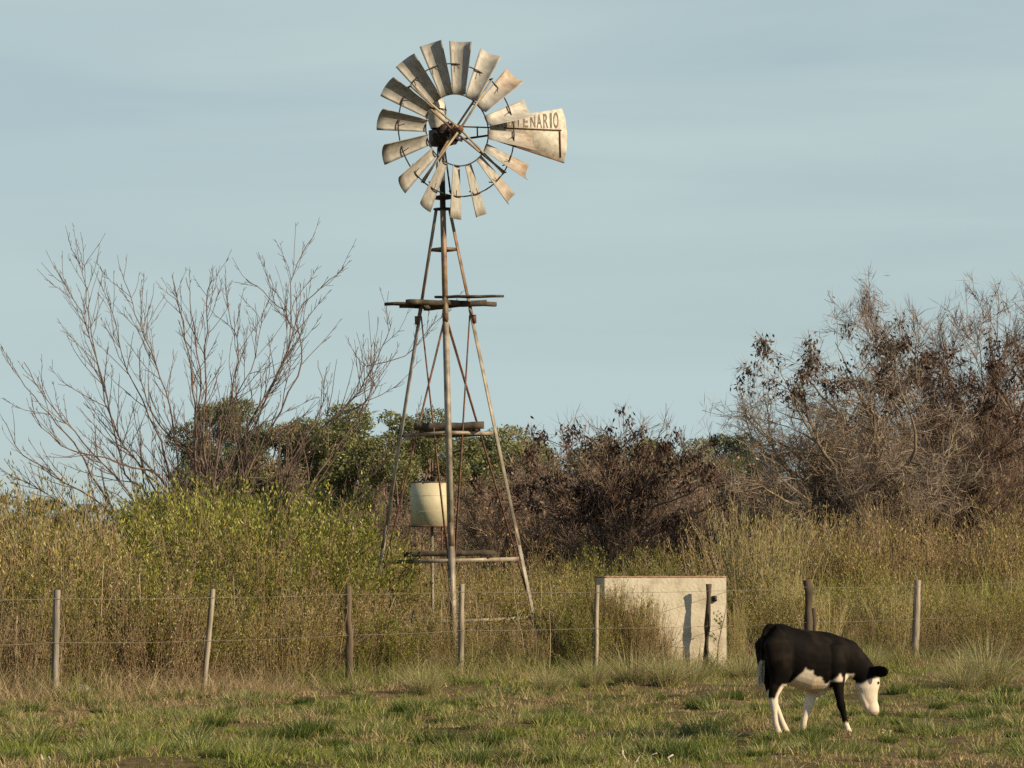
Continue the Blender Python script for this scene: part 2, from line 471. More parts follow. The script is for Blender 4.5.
for px, py, s, lab in [(985, 688, 1.15, 'large pale arching grass tussock at the right edge behind the last fence posts'),
                       (960, 690, .8, 'smaller grass tussock left of the large pale tussock by the right edge'),
                       (632, 686, .95, 'wide feathery straw tussock in front of the left end of the concrete tank'),
                       (664, 688, .8, 'straw tussock in front of the middle of the concrete tank'),
                       (690, 684, .75, 'low grass tussock at the foot of the dark fence post by the tank'),
                       (590, 688, .7, 'pale drooping grass tussock left of the tank'),
                       (425, 694, .7, 'small pale grass tussock left of the post in front of the windmill'),
                       (548, 692, .55, 'short straw tussock below the windmill right leg'),
                       (742, 676, .7, 'grass tussock beside the right end of the concrete tank'),
                       (790, 672, .6, 'grass tussock behind the calf back'),
                       (868, 668, .7, 'olive grass tussock left of the pale post on the right')]:
    put(tuss[random.randrange(4)], 'grass_tussock', px, Yof(py), lab, 'grass tussock', sc=s * .78)


# ------------------------------------------------------------------ branching plants
def wander(p0, d0, length, nseg, wig, up):
    P = [np.array(p0, float)]; d = np.array(d0, float); d /= np.linalg.norm(d)
    for i in range(nseg):
        d = d + rng.normal(0, wig, 3) + np.array([0, 0, up]); d /= np.linalg.norm(d)
        P.append(P[-1] + d * length / nseg)
    return np.array(P)


def subbranch(mb, P, r0, r1, level, dens, lenf, tips, ang=(.5, 1.0), up=.08, wig=.14, t0=.15, rmin=.003, n=4, flat=.9, col=(1, 1, 1)):
    """grow side branches along polyline P"""
    seg = np.linalg.norm(np.diff(P, axis=0), axis=1); L = seg.sum()
    cum = np.concatenate([[0], np.cumsum(seg)]) / L
    k = max(1, int(rng.poisson(dens * L)))
    for t in rng.uniform(t0, 1, k):
        i = min(np.searchsorted(cum, t) - 1, len(P) - 2); i = max(i, 0)
        f = (t - cum[i]) / max(cum[i + 1] - cum[i], 1e-6)
        p = P[i] * (1 - f) + P[i + 1] * f; d = P[i + 1] - P[i]; d = d / (np.linalg.norm(d) + 1e-9)
        q = rng.normal(size=3); q[1] *= flat; q -= q.dot(d) * d; q /= np.linalg.norm(q) + 1e-9
        a = rng.uniform(*ang)
        dd = d * math.cos(a) + q * math.sin(a)
        ln = L * lenf * (1 - t * .55) * rng.uniform(.55, 1.25)
        rr = max((r0 * (1 - t) + r1 * t) * .6, rmin)
        ns = 4 if ln > .5 else 3
        B = wander(p, dd, ln, ns, wig, up)
        mb.tube(B, np.linspace(rr, rmin * .7, len(B)), n if level > 1 else 3, cap=False, col=col)
        if level > 1: subbranch(mb, B, rr, rmin * .7, level - 1, dens * 1.35, lenf, tips, ang, up, wig, .12, rmin, 3, flat, col)
        else: tips.append((B[-1], B[-1] - B[-2])); tips.append((B[-2], B[-1] - B[-2]))


def smooth_poly(pts, sub=4):
    P = np.asarray(pts, float)
    out = []
    for i in range(len(P) - 1):
        a = P[max(i - 1, 0)]; b = P[i]; c = P[i + 1]; d = P[min(i + 2, len(P) - 1)]
        for t in np.arange(sub) / sub:
            out.append(.5 * ((2 * b) + (-a + c) * t + (2 * a - 5 * b + 4 * c - d) * t * t + (-a + 3 * b - 3 * c + d) * t ** 3))
    out.append(P[-1]); out = np.array(out)
    out[1:-1] += rng.normal(0, .016, out[1:-1].shape)
    return out


def limb_tree(name, label, cat, Y, base, limbs, r0, mat, level, dens, lenf, rmin, up=.06, spread=1.6, ang=(.45, .95), col=(1, 1, 1), wig=.14, drop=0):
    """multi-limbed tree: limbs are the main limbs' courses at Y metres, each with its own spread in depth"""
    bx = at(base[0], base[1], Y); root = (bx[0], Y, float(gz(bx[0], Y)) - .02)
    rp = np.array(root)
    tr = thing(name, label, cat, root)
    mb = MB(); tips = []
    tw = MB()
    # short root flare
    mb.tube([(0, 0, 0), (0, 0, .25)], [r0 * 2.0, r0 * 1.5], 8)
    for li, pl in enumerate(limbs):
        dep = rng.uniform(-spread, spread)
        P = [np.array([rng.normal(0, .05), rng.normal(0, .05), .05])]
        for j, (x, y) in enumerate(pl):
            y = y + drop * max(0, (520 - y) / 200)
            f = (j + 1) / len(pl)
            q = at(x, y, Y + dep * f) - rp
            P.append(q)
        P = smooth_poly(P)
        rr = r0 * rng.uniform(.75, 1.05)
        Rr = rmin * 1.2 + (rr - rmin * 1.2) * (1 - np.linspace(0, 1, len(P))) ** 1.35
        mb.tube(P, Rr, 6, col=col)
        subbranch(tw, P, rr, rmin * 1.3, level, dens, lenf, tips, ang, up, rmin=rmin, t0=.22, col=col, wig=wig)
    mb.build('trunk', mat, tr, smooth=True)
    tw.build('branches', mat, tr)
    return tr, tips


# left bare tree
L_limbs = [
    [(150, 500), (125, 470), (102, 368), (80, 300), (64, 267)], [(155, 490), (118, 430), (98, 360), (88, 290), (81, 236)],
    [(170, 475), (150, 410), (122, 345), (110, 285)], [(180, 470), (170, 400), (150, 340), (132, 290), (123, 258)],
    [(196, 460), (194, 380), (183, 310), (172, 260)], [(200, 470), (200, 360), (191, 300), (186, 262)],
    [(205, 470), (205, 360), (207, 290), (213, 254)], [(215, 480), (228, 400), (238, 340), (226, 290)],
    [(235, 470), (264, 390), (288, 340), (290, 280), (300, 240), (313, 219)], [(245, 480), (272, 420), (302, 350), (298, 300), (330, 265), (344, 250)],
    [(240, 470), (262, 400), (292, 320), (270, 285), (246, 264)], [(275, 510), (305, 440), (350, 395), (376, 350), (392, 308)],
    [(290, 520), (330, 450), (372, 385), (368, 358), (405, 345), (432, 312)], [(140, 510), (95, 450), (52, 400), (24, 352)],
    [(130, 530), (66, 480), (24, 450), (2, 412)], [(120, 520), (75, 440), (42, 400), (15, 360)],
    [(120, 545), (60, 500), (4, 468)], [(330, 540), (352, 500), (380, 462), (418, 420)], [(210, 480), (160, 420), (140, 370), (146, 320)],
    [(190, 480), (215, 420), (250, 360), (262, 300)], [(170, 490), (120, 460), (60, 440), (30, 400)], [(230, 490), (280, 470), (320, 400), (318, 350)]]
lt, _ = limb_tree('bare_tree', 'tall leafless many stemmed tree rising from the green shrubs left of the windmill', 'tree', 50.0, (214, 640), L_limbs,
                  .028, M_bark, 2, 4.6, .23, .0048, up=.13, spread=1.3, ang=(.3, .75), wig=.11, drop=12)


def leafcluster(mb, tips, frac, per, L, W, sig, hang, cols, w, sel=None):
    T = [t for t in tips if (sel is None or sel(t[0])) and rng.uniform() < frac]
    if not T: return
    P0 = np.array([t[0] for t in T]); D0 = np.array([t[1] for t in T]); D0 /= np.linalg.norm(D0, axis=1, keepdims=True)
    P = np.repeat(P0, per, axis=0); D = np.repeat(D0, per, axis=0)
    n = len(P)
    P = P + rng.normal(0, sig, (n, 3)) - D * rng.uniform(0, .12, (n, 1))
    D = D * .5 + rng.normal(0, .6, (n, 3)) + np.array([0, 0, -hang])
    V, Q = leaves(P, D, rng.uniform(L * .6, L * 1.2, n), rng.uniform(W * .7, W * 1.2, n))
    mb.add(V, Q, col=mixcol(cols, w, n, 4, .3))


def twig_sprays(tips, per, L, W, col, frac=1.0, spread=.55, up=.15):
    T = [t for t in tips if rng.uniform() < frac]
    P0 = np.array([t[0] for t in T]); D0 = np.array([t[1] for t in T]); D0 /= np.linalg.norm(D0, axis=1, keepdims=True)
    P = np.repeat(P0, per, axis=0); D = np.repeat(D0, per, axis=0); n = len(P)
    P = P - D * rng.uniform(-.05, .7, (n, 1)) * (L / .4)
    D = D + rng.normal(0, spread, (n, 3)) + np.array([0, 0, up])
    mb = MB(); V, Q = leaves(P, D, rng.uniform(L * .5, L * 1.2, n), np.full(n, W)); mb.add(V, Q, col=varcol(col, n, 4, .3, .06))
    return mb


# dark leaved tree behind the windmill
Mlimbs = [[(600, 510), (590, 470), (570, 440), (548, 428)], [(610, 500), (605, 450), (590, 425), (575, 430)], [(625, 500), (628, 460), (622, 440), (622, 420)],
          [(630, 500), (645, 460), (655, 430), (664, 414)], [(640, 510), (665, 470), (690, 450), (709, 430)], [(590, 520), (560, 490), (535, 465), (520, 450)],
          [(585, 525), (550, 510), (520, 495), (500, 480)], [(645, 520), (680, 495), (705, 480), (722, 470)], [(615, 500), (600, 460), (610, 430), (600, 412)],
          [(600, 520), (570, 500), (545, 480), (535, 440)], [(640, 515), (655, 490), (680, 465), (690, 440)], [(620, 520), (640, 480), (636, 440), (645, 425)],
          [(570, 530), (525, 500), (485, 478)], [(600, 500), (580, 450), (560, 425)], [(640, 500), (660, 450), (680, 425)], [(610, 500), (612, 450), (640, 420)], [(650, 530), (700, 510), (740, 500)]]
mt, tips = limb_tree('dark_leaved_tree', 'low spreading tree with clusters of withered blackish leaves right of the windmill', 'tree', 68.0, (612, 600), Mlimbs,
                     .04, M_bark, 2, 3.0, .33, .007, up=.10, spread=1.6, drop=26)
lb = MB(); rz = mt.location.z
leafcluster(lb, tips, .15, 24, .13, .05, .08, 1.4, [(.045, .026, .022), (.085, .048, .036), (.14, .08, .06)], (5, 3, 1), sel=lambda p: p[2] > 2.9 - .5 * abs(p[0]) ** .5)
lb.build('withered_leaves', M_dead, mt)
twig_sprays(tips, 3, .4, .010, (.3, .215, .15)).build('twigs', M_weed, mt)

# right big trees
R1 = [[(850, 515), (828, 495), (800, 478), (775, 440), (768, 400), (762, 362)], [(855, 510), (840, 480), (852, 462), (870, 440), (874, 400), (866, 388), (840, 372)],
      [(850, 505), (838, 470), (822, 440), (805, 410), (792, 380), (780, 350)], [(860, 505), (872, 470), (878, 430), (860, 380), (845, 340), (835, 318)],
      [(845, 520), (815, 505), (785, 498), (762, 480), (752, 440)], [(865, 510), (890, 480), (910, 455), (915, 420), (900, 370), (895, 330)],
      [(855, 512), (820, 470), (790, 440), (765, 420), (748, 395)], [(870, 515), (905, 495), (935, 480), (950, 440), (960, 400)],
      [(852, 508), (835, 450), (845, 410), (815, 370), (805, 345)], [(850, 520), (810, 515), (775, 515), (756, 500)], [(855, 510), (845, 470), (815, 420), (800, 360), (812, 335)], [(860, 505), (868, 450), (890, 400), (880, 340)], [(855, 512), (825, 490), (785, 460), (755, 430), (742, 392)]]
t1, tips1 = limb_tree('gnarled_tree', 'big gnarled grey barked nearly leafless tree standing left of the reddish tree', 'tree', 62.0, (868, 600), R1,
                      .10, M_barkg, 3, 2.9, .35, .0058, up=.02, spread=2.0, ang=(.5, 1.15), wig=.24, drop=24, col=(1.0, .93, .82))
lb = MB()
leafcluster(lb, tips1, .12, 26, .12, .045, .09, 1.1, [(.045, .028, .022), (.09, .055, .04)], (3, 2),
            sel=lambda p: p[2] > 4.5 + .9 * vnoise(p[0] * 1.5, p[1], 3))
leafcluster(lb, tips1, .2, 2, .07, .03, .05, .5, [(.16, .11, .07), (.1, .1, .05)], (3, 2))
lb.build('withered_leaves', M_dead, t1)
twig_sprays(tips1, 5, .42, .010, (.27, .215, .165), spread=.45).build('twigs', M_weed, t1)
R2 = [[(950, 510), (930, 470), (905, 420), (890, 360), (880, 320)], [(955, 505), (945, 450), (925, 390), (915, 330)], [(950, 500), (925, 430), (900, 360), (862, 312)], [(955, 500), (940, 440), (912, 380), (888, 306)], [(975, 500), (990, 420), (1000, 350), (988, 292)], [(962, 500), (962, 430), (950, 370), (945, 318)],
      [(970, 500), (985, 440), (985, 380), (975, 310)], [(975, 505), (1005, 450), (1015, 390), (1005, 310)], [(985, 505), (1030, 460), (1050, 400), (1045, 300)],
      [(990, 510), (1040, 480), (1090, 420), (1110, 340)], [(945, 515), (905, 490), (885, 450), (872, 400)], [(980, 515), (1020, 500), (1070, 470), (1120, 400)],
      [(960, 505), (940, 430), (935, 380), (965, 320)], [(975, 500), (1010, 430), (1030, 370), (1025, 290)]]
t2, tips2 = limb_tree('reddish_tree', 'broad leafless reddish brown tree at the right edge with withered leaves in its top', 'tree', 66.0, (970, 600), R2,
                      .06, M_bark, 3, 2.9, .34, .0062, up=.09, spread=2.4, ang=(.4, .95), drop=16, col=(1.0, .93, .86))
lb = MB()
leafcluster(lb, tips2, .08, 26, .13, .05, .1, 1.1, [(.06, .03, .025), (.12, .06, .045), (.18, .10, .07)], (3, 3, 2), sel=lambda p: 4.3 < p[2] < 6.4)
leafcluster(lb, tips2, .25, 2, .09, .03, .08, .5, [(.27, .185, .12), (.22, .155, .10)], (3, 2))
lb.build('withered_leaves', M_dead, t2)
twig_sprays(tips2, 5, .42, .010, (.28, .205, .155), spread=.4, up=.3).build('twigs', M_weed, t2)


# ------------------------------------------------------------------ shrubs of the thicket
def shrub_proto(name, H, spread, nst, tw_d, leafper, LL, LW, cols, w, stemcol, leafmat, lower=.25, lean=.5, upf=.5, level=1, rst=.008):
    t = thing(name, 'x', 'shrub')
    mb = MB(); lf = MB(); PP = []; DD = []
    for i in range(nst):
        a = rng.uniform(0, 2 * math.pi); ln = abs(rng.normal(0, lean)); r = spread * .35 * rng.uniform(0, 1) ** .5
        d = np.array([math.cos(a) * ln, math.sin(a) * ln, 1.0])
        h = H * rng.uniform(.62, 1.05) * (1 - .25 * min(ln, 1))
        P = wander((r * math.cos(a), r * math.sin(a), -.03), d, h * math.sqrt(1 + ln * ln) * .9, 6, .08, .03)
        mb.tube(P, np.linspace(rst, .003, 7), 3, cap=False, col=stemcol)
        tips = []
        subbranch(mb, P, rst * .8, .003, level, tw_d, .24, tips, (.3, .8), .1, rmin=.003, t0=lower, flat=1, col=stemcol)
        for (p, dd) in tips:
            PP.append(p); DD.append(dd)
        for q in np.linspace(.4, 1, 6):
            i0 = min(int(q * 6), 5); PP.append(P[i0] * (1 - (q * 6 - i0)) + P[i0 + 1] * (q * 6 - i0)); DD.append(P[i0 + 1] - P[i0])
    PP = np.array(PP); DD = np.array(DD); DD /= np.linalg.norm(DD, axis=1, keepdims=True)
    P = np.repeat(PP, leafper, axis=0); D = np.repeat(DD, leafper, axis=0); n = len(P)
    P = P - D * rng.uniform(-.02, .22, (n, 1)) + rng.normal(0, .03, (n, 3))
    keep = P[:, 2] > H * lower * rng.uniform(.5, 1.3, n); P = P[keep]; D = D[keep]; n = len(P)
    D = D * .8 + rng.normal(0, .45, (n, 3)) + np.array([0, 0, upf])
    V, Q = leaves(P, D, rng.uniform(LL * .6, LL * 1.2, n), rng.uniform(LW * .7, LW * 1.2, n))
    lf.add(V, Q, col=mixcol(cols, w, n, 4, .28))
    mb.build('stems', M_weed, t)
    lf.build('foliage', leafmat, t)
    t['H'] = H
    return t


BROWN = (.27, .19, .12); REDB = (.33, .235, .135); PALE = (.5, .4, .25)
GL = [(.18, .205, .03), (.28, .285, .05), (.42, .39, .1), (.085, .11, .02)]
OL = [(.21, .205, .04), (.33, .285, .07), (.46, .37, .13), (.11, .115, .03)]
BR = [(.33, .23, .11), (.42, .31, .15), (.26, .24, .06), (.5, .42, .2)]
green = [shrub_proto('green_shrub', 2.3, 1.2, 44, 6, 7, .062, .016, GL, (3, 4, 2, 2), BROWN, M_leaf, lower=.22, lean=.42) for _ in range(3)]
olive = [shrub_proto('olive_shrub', 2.0, 1.2, 44, 4.5, 4, .06, .014, OL, (3, 3, 2, 2), REDB, M_leaf, lower=.2, lean=.3) for _ in range(3)]
brown = [shrub_proto('twiggy_shrub', 1.8, 1.2, 46, 6, 2, .04, .01, BR, (3, 3, 2, 1), REDB, M_weed, lower=.15, lean=.3) for _ in range(3)]
pale = [shrub_proto('broom_shrub', 1.9, .9, 60, 5, 4, .07, .009, [(.31, .3, .07), (.42, .37, .12), (.22, .21, .06)], (3, 3, 2), PALE, M_leaf, lower=.15, lean=.22, upf=.9) for _ in range(2)]
PROTO = {'g': green, 'o': olive, 'b': brown, 'p': pale}
LAB = {'g': ('leafy bright green shrub in the dense thicket behind the fence', 'bright green leafy shrubs of the thicket'),
       'o': ('olive green fine leaved shrub in the thicket behind the fence', 'olive fine leaved shrubs of the thicket'),
       'b': ('brown almost leafless twiggy shrub in the thicket behind the fence', 'brown twiggy shrubs of the thicket'),
       'p': ('yellow green broom like shrub with upright shoots behind the fence', 'yellow green broom like shrubs of the thicket')}
used = set()


def place_shrub(kind, px, Y, ytop, label=None, wide=1.0):
    k = random.randrange(len(PROTO[kind])); pr = PROTO[kind][k]
    if pr.name not in used: used.add(pr.name); o = pr
    else: o = copy_tree(pr)
    x = (px - 512) / FPX * Y; z = float(gz(x, Y)) if Y < 75 else 0
    h = at(px, ytop, Y)[2] - z; s = h / (pr['H'] * .93)
    o.location = (x, Y, z); o.rotation_euler.z = random.uniform(0, 6.28)
    o.scale = (s * wide, s * wide, s)
    if label: tag(o, label, 'shrub'); o['group'] = ''; del o['group']
    else: tag(o, LAB[kind][0], 'shrub', LAB[kind][1])


prof_x = [-40, 0, 60, 95, 130, 160, 200, 250, 300, 335, 360, 400, 450, 520, 560, 640, 700, 735, 770, 800, 860, 900, 940, 1064]
prof_y = [466, 472, 474, 505, 492, 482, 478, 470, 478, 492, 530, 545, 548, 542, 536, 532, 520, 500, 512, 536, 544, 536, 538, 530]


def ytop(px): return float(np.interp(px, prof_x, prof_y)) + 46 * (float(vnoise(px / 34.0, 3.3, 17)) - .42)


def in_wall(px, Y):   # keep clear of the tank and of what would hide it
    return 560 < px < 745 and Y < 46.5


# back rows: full height of the thicket
for row, (d0, d1, step, drop) in enumerate([(9, 13, 34, 0), (5, 8, 34, 14), (2.5, 4.5, 34, 34)]):
    px = -50 + row * 11
    while px < 1080:
        p = px + random.uniform(-10, 10)
        Yf = 35 * (1 + .0) if p < 55 else None
        # distance of the fence along this ray
        u = (p - 512) / FPX; Yf = (35 + 5.3 * 12 / 11.6) / (1 - u * 12 / 11.6)
        Y = Yf + random.uniform(d0, d1)
        if in_wall(p, Y): Y = random.uniform(47, 50)
        if p < 60: ks = 'obbop'
        elif p < 130: ks = 'obbob'
        elif p < 345: ks = 'ggggg' if row == 0 else 'ggogb' if row == 1 else 'bgobb'
        elif p < 560: ks = 'bobbo'
        elif p < 800: ks = 'ogobp'
        else: ks = 'popoo' if row == 0 else 'poboo'
        k = random.choice(ks)
        yt = ytop(p) + drop * random.uniform(.4, 1.5) + random.uniform(-6, 12)
        if p > 345 and row > 0: yt = max(yt, 555 + random.uniform(-8, 22) + row * 8)
        if 350 < p < 400: k = 'b'; yt = max(yt, 560)
        place_shrub(k, p, Y, yt)
        px += step
# front row right behind the wires: lower growth
px = -40
while px < 1080:
    p = px + random.uniform(-8, 8)
    u = (p - 512) / FPX; Yf = (35 + 5.3 * 12 / 11.6) / (1 - u * 12 / 11.6)
    Y = Yf + random.uniform(.7, 1.6)
    if not (598 < p < 748):
        k = random.choice('bobbo' if p < 600 else 'oopbp')
        place_shrub(k, p, Y, random.uniform(565, 612) if p < 360 else random.uniform(596, 628) if p < 560 else random.uniform(580, 625))
    px += 27
for p in (72, 160, 182, 384, 400, 575):
    place_shrub('g', p + random.uniform(-6, 6), (35 + 5.3 * 12 / 11.6) / (1 - (p - 512) / FPX * 12 / 11.6) + random.uniform(.9, 2.5), random.uniform(545, 600) if p < 350 else random.uniform(598, 622), wide=1.15)
for p in (770, 800, 835, 862, 890, 935, 960, 990, 1015):
    place_shrub(random.choice('po'), p + random.uniform(-6, 6), random.uniform(46, 50), random.uniform(560, 592), wide=1.1)
# far rows on the open side, seen between the trees
for i in range(26):
    p = 350 + i * 28 + random.uniform(-10, 10); Y = random.uniform(62, 80)
    place_shrub(random.choice('bobop'), p, Y, 530 + random.uniform(-8, 14))
for i in range(34):
    p = 770 + i * 8.6 + random.uniform(-8, 8); place_shrub(random.choice('bbob'), p, random.uniform(56, 61), random.uniform(505, 545) if i % 3 else random.uniform(480, 520), wide=.9)
place_shrub('g', 238, 44.5, 462, 'tallest bright green shrub in front of the bare tree stems', 1.0)
place_shrub('g', 298, 45.5, 468, 'tall bright green shrub right of the tallest one, left of the windmill', 1.0)
for p, Y, yt in ((150, 43.5, 520), (200, 42, 505), (262, 42.5, 500), (318, 43.5, 512), (232, 40.5, 540), (285, 41, 545), (165, 41, 550), (342, 44, 530)):
    place_shrub('g', p, Y, yt, wide=1.25)
for p, Y, yt in ((20, 40, 500), (50, 39, 530), (8, 38.5, 555), (90, 40.5, 540), (110, 42, 520), (365, 43, 560), (480, 50, 556), (555, 47.5, 560), (575, 46, 568), (505, 48, 566)):
    place_shrub('o', p, Y, yt, wide=1.2)
for p, Y, yt in ((606, 42.6, 578), (620, 42.8, 574), (633, 42.7, 584), (645, 42.9, 590), (592, 42.2, 596)):
    place_shrub('o', p, Y, yt, wide=.55)
for p, Y, yt in ((574, 43.5, 578), (560, 42.6, 590), (598, 43.3, 576), (585, 42, 606)):
    place_shrub('g', p, Y, yt, wide=.8)
for p, Y, yt in ((618, 42.9, 590), (634, 42.95, 600), (656, 43.0, 604), (608, 42.8, 606), (645, 42.8, 622), (672, 42.95, 634)):
    place_shrub('b', p, Y, yt, wide=.8)
place_shrub('g', 185, 44.0, 474, 'tall bright green shrub left of the tallest one under the bare tree', 1.0)
place_shrub('b', 738, 52.0, 478, 'tall pale wispy shrub between the dark leaved tree and the gnarled tree', .8)
place_shrub('p', 752, 50.0, 496, 'yellowish wispy shrub behind the right end of the tank', .8)
place_shrub('b', 640, 42.8, 596, 'thin brown shrub standing against the left half of the concrete tank', .75)
place_shrub('o', 612, 42.7, 578, 'leafy shrub hiding the left end of the concrete tank', .7)
place_shrub('b', 662, 43.0, 622, 'low bare shrub in front of the middle of the concrete tank', .5)
place_shrub('g', 600, 42.9, 592, 'bright leafy shrub against the left edge of the concrete tank', .7)
place_shrub('o', 590, 43.2, 580, 'dense olive shrub just left of the concrete tank', .8)
place_shrub('b', 628, 42.9, 580, 'twiggy brown shrub before the left third of the concrete tank', .8)
place_shrub('b', 649, 42.95, 586, 'wispy brown shrub before the middle of the concrete tank', .6)
place_shrub('p', 736, 43.9, 600, 'yellowish shrub at the right corner of the concrete tank', .5)


# ------------------------------------------------------------------ tall dry weeds (stuff)
def weed_template(H, col, lc):
    mb = MB()
    P = wander((0, 0, -.02), (rng.normal(0, .3), rng.normal(0, .3), 1), H, 5, .11, .0)
    mb.tube(P, np.linspace(.008, .0035, 6), 3, cap=False, col=col)
    tips = []
    subbranch(mb, P, .004, .003, 1, 5.0, .22, tips, (.3, .7), .1, rmin=.0028, t0=.35, col=col)
    PP = np.array([t[0] for t in tips]); n = len(PP) * 3
    P2 = np.repeat(PP, 3, axis=0) + rng.normal(0, .025, (n, 3)); D = rng.normal(0, .5, (n, 3)) + np.array([0, 0, .5])
    V, Q = leaves(P2, D, rng.uniform(.02, .05, n), rng.uniform(.006, .012, n))
    mb.add(V, Q, col=mixcol(lc, (1,) * len(lc), n, 4, .3))
    return mb.merged()


def scatter(mb, T, X, Y, Z, S, tint):
    V, Q, Tt, C = T
    n = len(X); a = rng.uniform(0, 2 * math.pi, n); c, s = np.cos(a)[:, None], np.sin(a)[:, None]
    x = (V[None, :, 0] * c - V[None, :, 1] * s) * S[:, None] + X[:, None]
    y = (V[None, :, 0] * s + V[None, :, 1] * c) * S[:, None] + Y[:, None]
    z = V[None, :, 2] * S[:, None] + Z[:, None]
    VV = np.stack([x, y, z], -1).reshape(-1, 3)
    off = np.arange(n)[:, None, None] * len(V)
    mb.add(VV, (Q[None] + off).reshape(-1, 4), (Tt[None] + off).reshape(-1, 3) if len(Tt) else None,
           (C[None] * tint[:, None]).reshape(-1, 3).clip(0, 1))


def make_weeds():
    mb = MB()
    temps = [weed_template(1.3, random.choice([REDB, PALE, PALE, (.42, .31, .19)]), [(.36, .26, .14), (.5, .4, .2), (.24, .25, .06)]) for _ in range(10)]
    n = 1600
    px = rng.uniform(-60, 1084, n); u = (px - 512) / FPX; Yf = (35 + 5.3 * 12 / 11.6) / (1 - u * 12 / 11.6)
    d = rng.uniform(.25, 9, n) ** 1.0; Y = Yf + d; X = u * Y
    ok = ~((px > 600) & (px < 732) & (Y < 46.2) & ((rng.uniform(0, 1, n) > .3) | (px > 668)))
    ok &= fbm(X * .55, Y * .5, 61) + rng.normal(0, .07, n) > .44
    ok &= ~((px > 740) & (rng.uniform(0, 1, n) > .4))
    X, Y, px, d = X[ok], Y[ok], px[ok], d[ok]
    S = rng.uniform(.6, 1.15, len(X)) * np.where(px < 345, 1.15, np.where(px > 600, .72, .95)) * np.where(d < 1, .7, 1)
    idx = rng.integers(0, 10, len(X)); tint = rng.uniform(.7, 1.25, (len(X), 1)) * rng.uniform(.93, 1.07, (len(X), 3))
    for k in range(10):
        m = idx == k
        scatter(mb, temps[k], X[m], Y[m], gz(X[m], Y[m]), S[m], tint[m])
    tag(mb.build('dry_weeds', M_weed), 'tall dry reddish brown weed stalks tangled through the thicket behind the fence', 'weeds', kind='stuff')
    # rank long grass under and along the fence and over the ground behind
    mb = MB(); n = 62000
    px = rng.uniform(-60, 1084, n); u = (px - 512) / FPX; Yf = (35 + 5.3 * 12 / 11.6) / (1 - u * 12 / 11.6)
    d = rng.uniform(-1.6, 10, n); Y = Yf + d; X = u * Y
    h = np.where(d < 0, .22 + .1 * (d + 1.6), .45) * rng.uniform(.5, 1.3, n) * np.where(px > 740, 1.25, 1)
    h *= .6 + .8 * fbm(X * 1.1, Y * .7, 71)
    P = np.stack([X, Y, gz(X, Y) - .01], 1)
    V, Q, k = blades(P, rng.uniform(0, 2 * math.pi, n), rng.uniform(.05, .6, n), h, rng.uniform(.005, .01, n), rng.uniform(.05, .7, n), 3)
    g = fbm(X * .8, Y * .5, 81) + rng.normal(0, .12, n) + (px > 740) * .06 - (px < 330) * .08
    cg = np.array([.23, .25, .07]); cdry = np.array([.54, .43, .24]); cd2 = np.array([.38, .27, .165])
    uu = rng.uniform(0, 1, (n, 1))
    c = np.where((g > .52)[:, None], cg * (.8 + uu * .6), cdry * uu + cd2 * (1 - uu))
    mb.add(V, Q, col=np.repeat(c.clip(0, 1), k, axis=0))
    tag(mb.build('rank_grass', M_grass), 'long rank dry grass along the fence and under the thicket', 'grass', kind='stuff')
    # field of high yellow-green grass beyond, on the right
    mb = MB(); n = 45000
    Y = rng.uniform(50, 80, n); px = rng.uniform(340, 1090, n); X = (px - 512) / FPX * Y
    h = rng.uniform(.5, 1.35, n) * (.5 + .9 * fbm(X * .5, Y * .4, 91))
    V, Q, k = blades(np.stack([X, Y, np.zeros(n) - .02], 1), rng.uniform(0, 2 * math.pi, n), rng.uniform(.0, .4, n), h * 1.15, rng.uniform(.012, .022, n), rng.uniform(.0, .4, n), 2)
    g = fbm(X * .4, Y * .3, 95) + rng.normal(0, .08, n) + (px > 780) * .13
    c = np.where((g > .5)[:, None], np.array([.34, .34, .08]), np.array([.44, .35, .17])) * rng.uniform(.7, 1.3, (n, 1))
    mb.add(V, Q, col=np.repeat(c.clip(0, 1), k, axis=0))
    tag(mb.build('high_grass', M_grass), 'high yellow green and tawny grass standing beyond the thicket', 'grass', kind='stuff')


make_weeds()


# ------------------------------------------------------------------ far trees
def far_tree(kind, n, size):
    t = thing('distant_tree', 'x', 'tree')
    mb = MB(); mb.tube([(0, 0, 0), (.1, 0, 2), (0, .1, 4.2), (.2, 0, 6.4)], [.28, .22, .15, .06], 7)
    cl = []
    for i in range(26):
        a = rng.uniform(0, 2 * math.pi); z = rng.uniform(2.2, 8.4); r = (2.9 if kind == 0 else 2.5) * math.sqrt(max(0, 1 - ((z - 5.0) / 4.2) ** 2)) * rng.uniform(.35, 1.15)
        c = np.array([r * math.cos(a), r * math.sin(a), z]); cl.append((c, rng.uniform(.4, 1.05)))
        mb.tube([(0, 0, z * .5), c * .6 + np.array([0, 0, z * .2]), c], [.09, .06, .03], 4)
    lf = MB()
    for c, r in cl:
        m = int(n / 15 * r * r)
        v = rng.normal(size=(m, 3)); v /= np.linalg.norm(v, axis=1, keepdims=True)
        P = c + v * r * rng.uniform(.45, 1.05, (m, 1)) ** .6 * np.array([1.15, 1.15, .7])
        V, Q = leaves(P, rng.normal(size=(m, 3)) + np.array([0, 0, -.3]), rng.uniform(size * .6, size * 1.3, m), rng.uniform(size * .3, size * .5, m))
        cols = [[(.21, .22, .09), (.29, .28, .12), (.14, .155, .07)], [(.14, .165, .08), (.2, .22, .105), (.10, .12, .06)], [(.22, .18, .10), (.28, .23, .13), (.15, .135, .075)]][kind]
        lf.add(V, Q, col=mixcol(cols, (3, 2, 2), m, 4, .2))
    mb.build('trunk', M_bark, t); lf.build('crown', M_leaf, t)
    return t


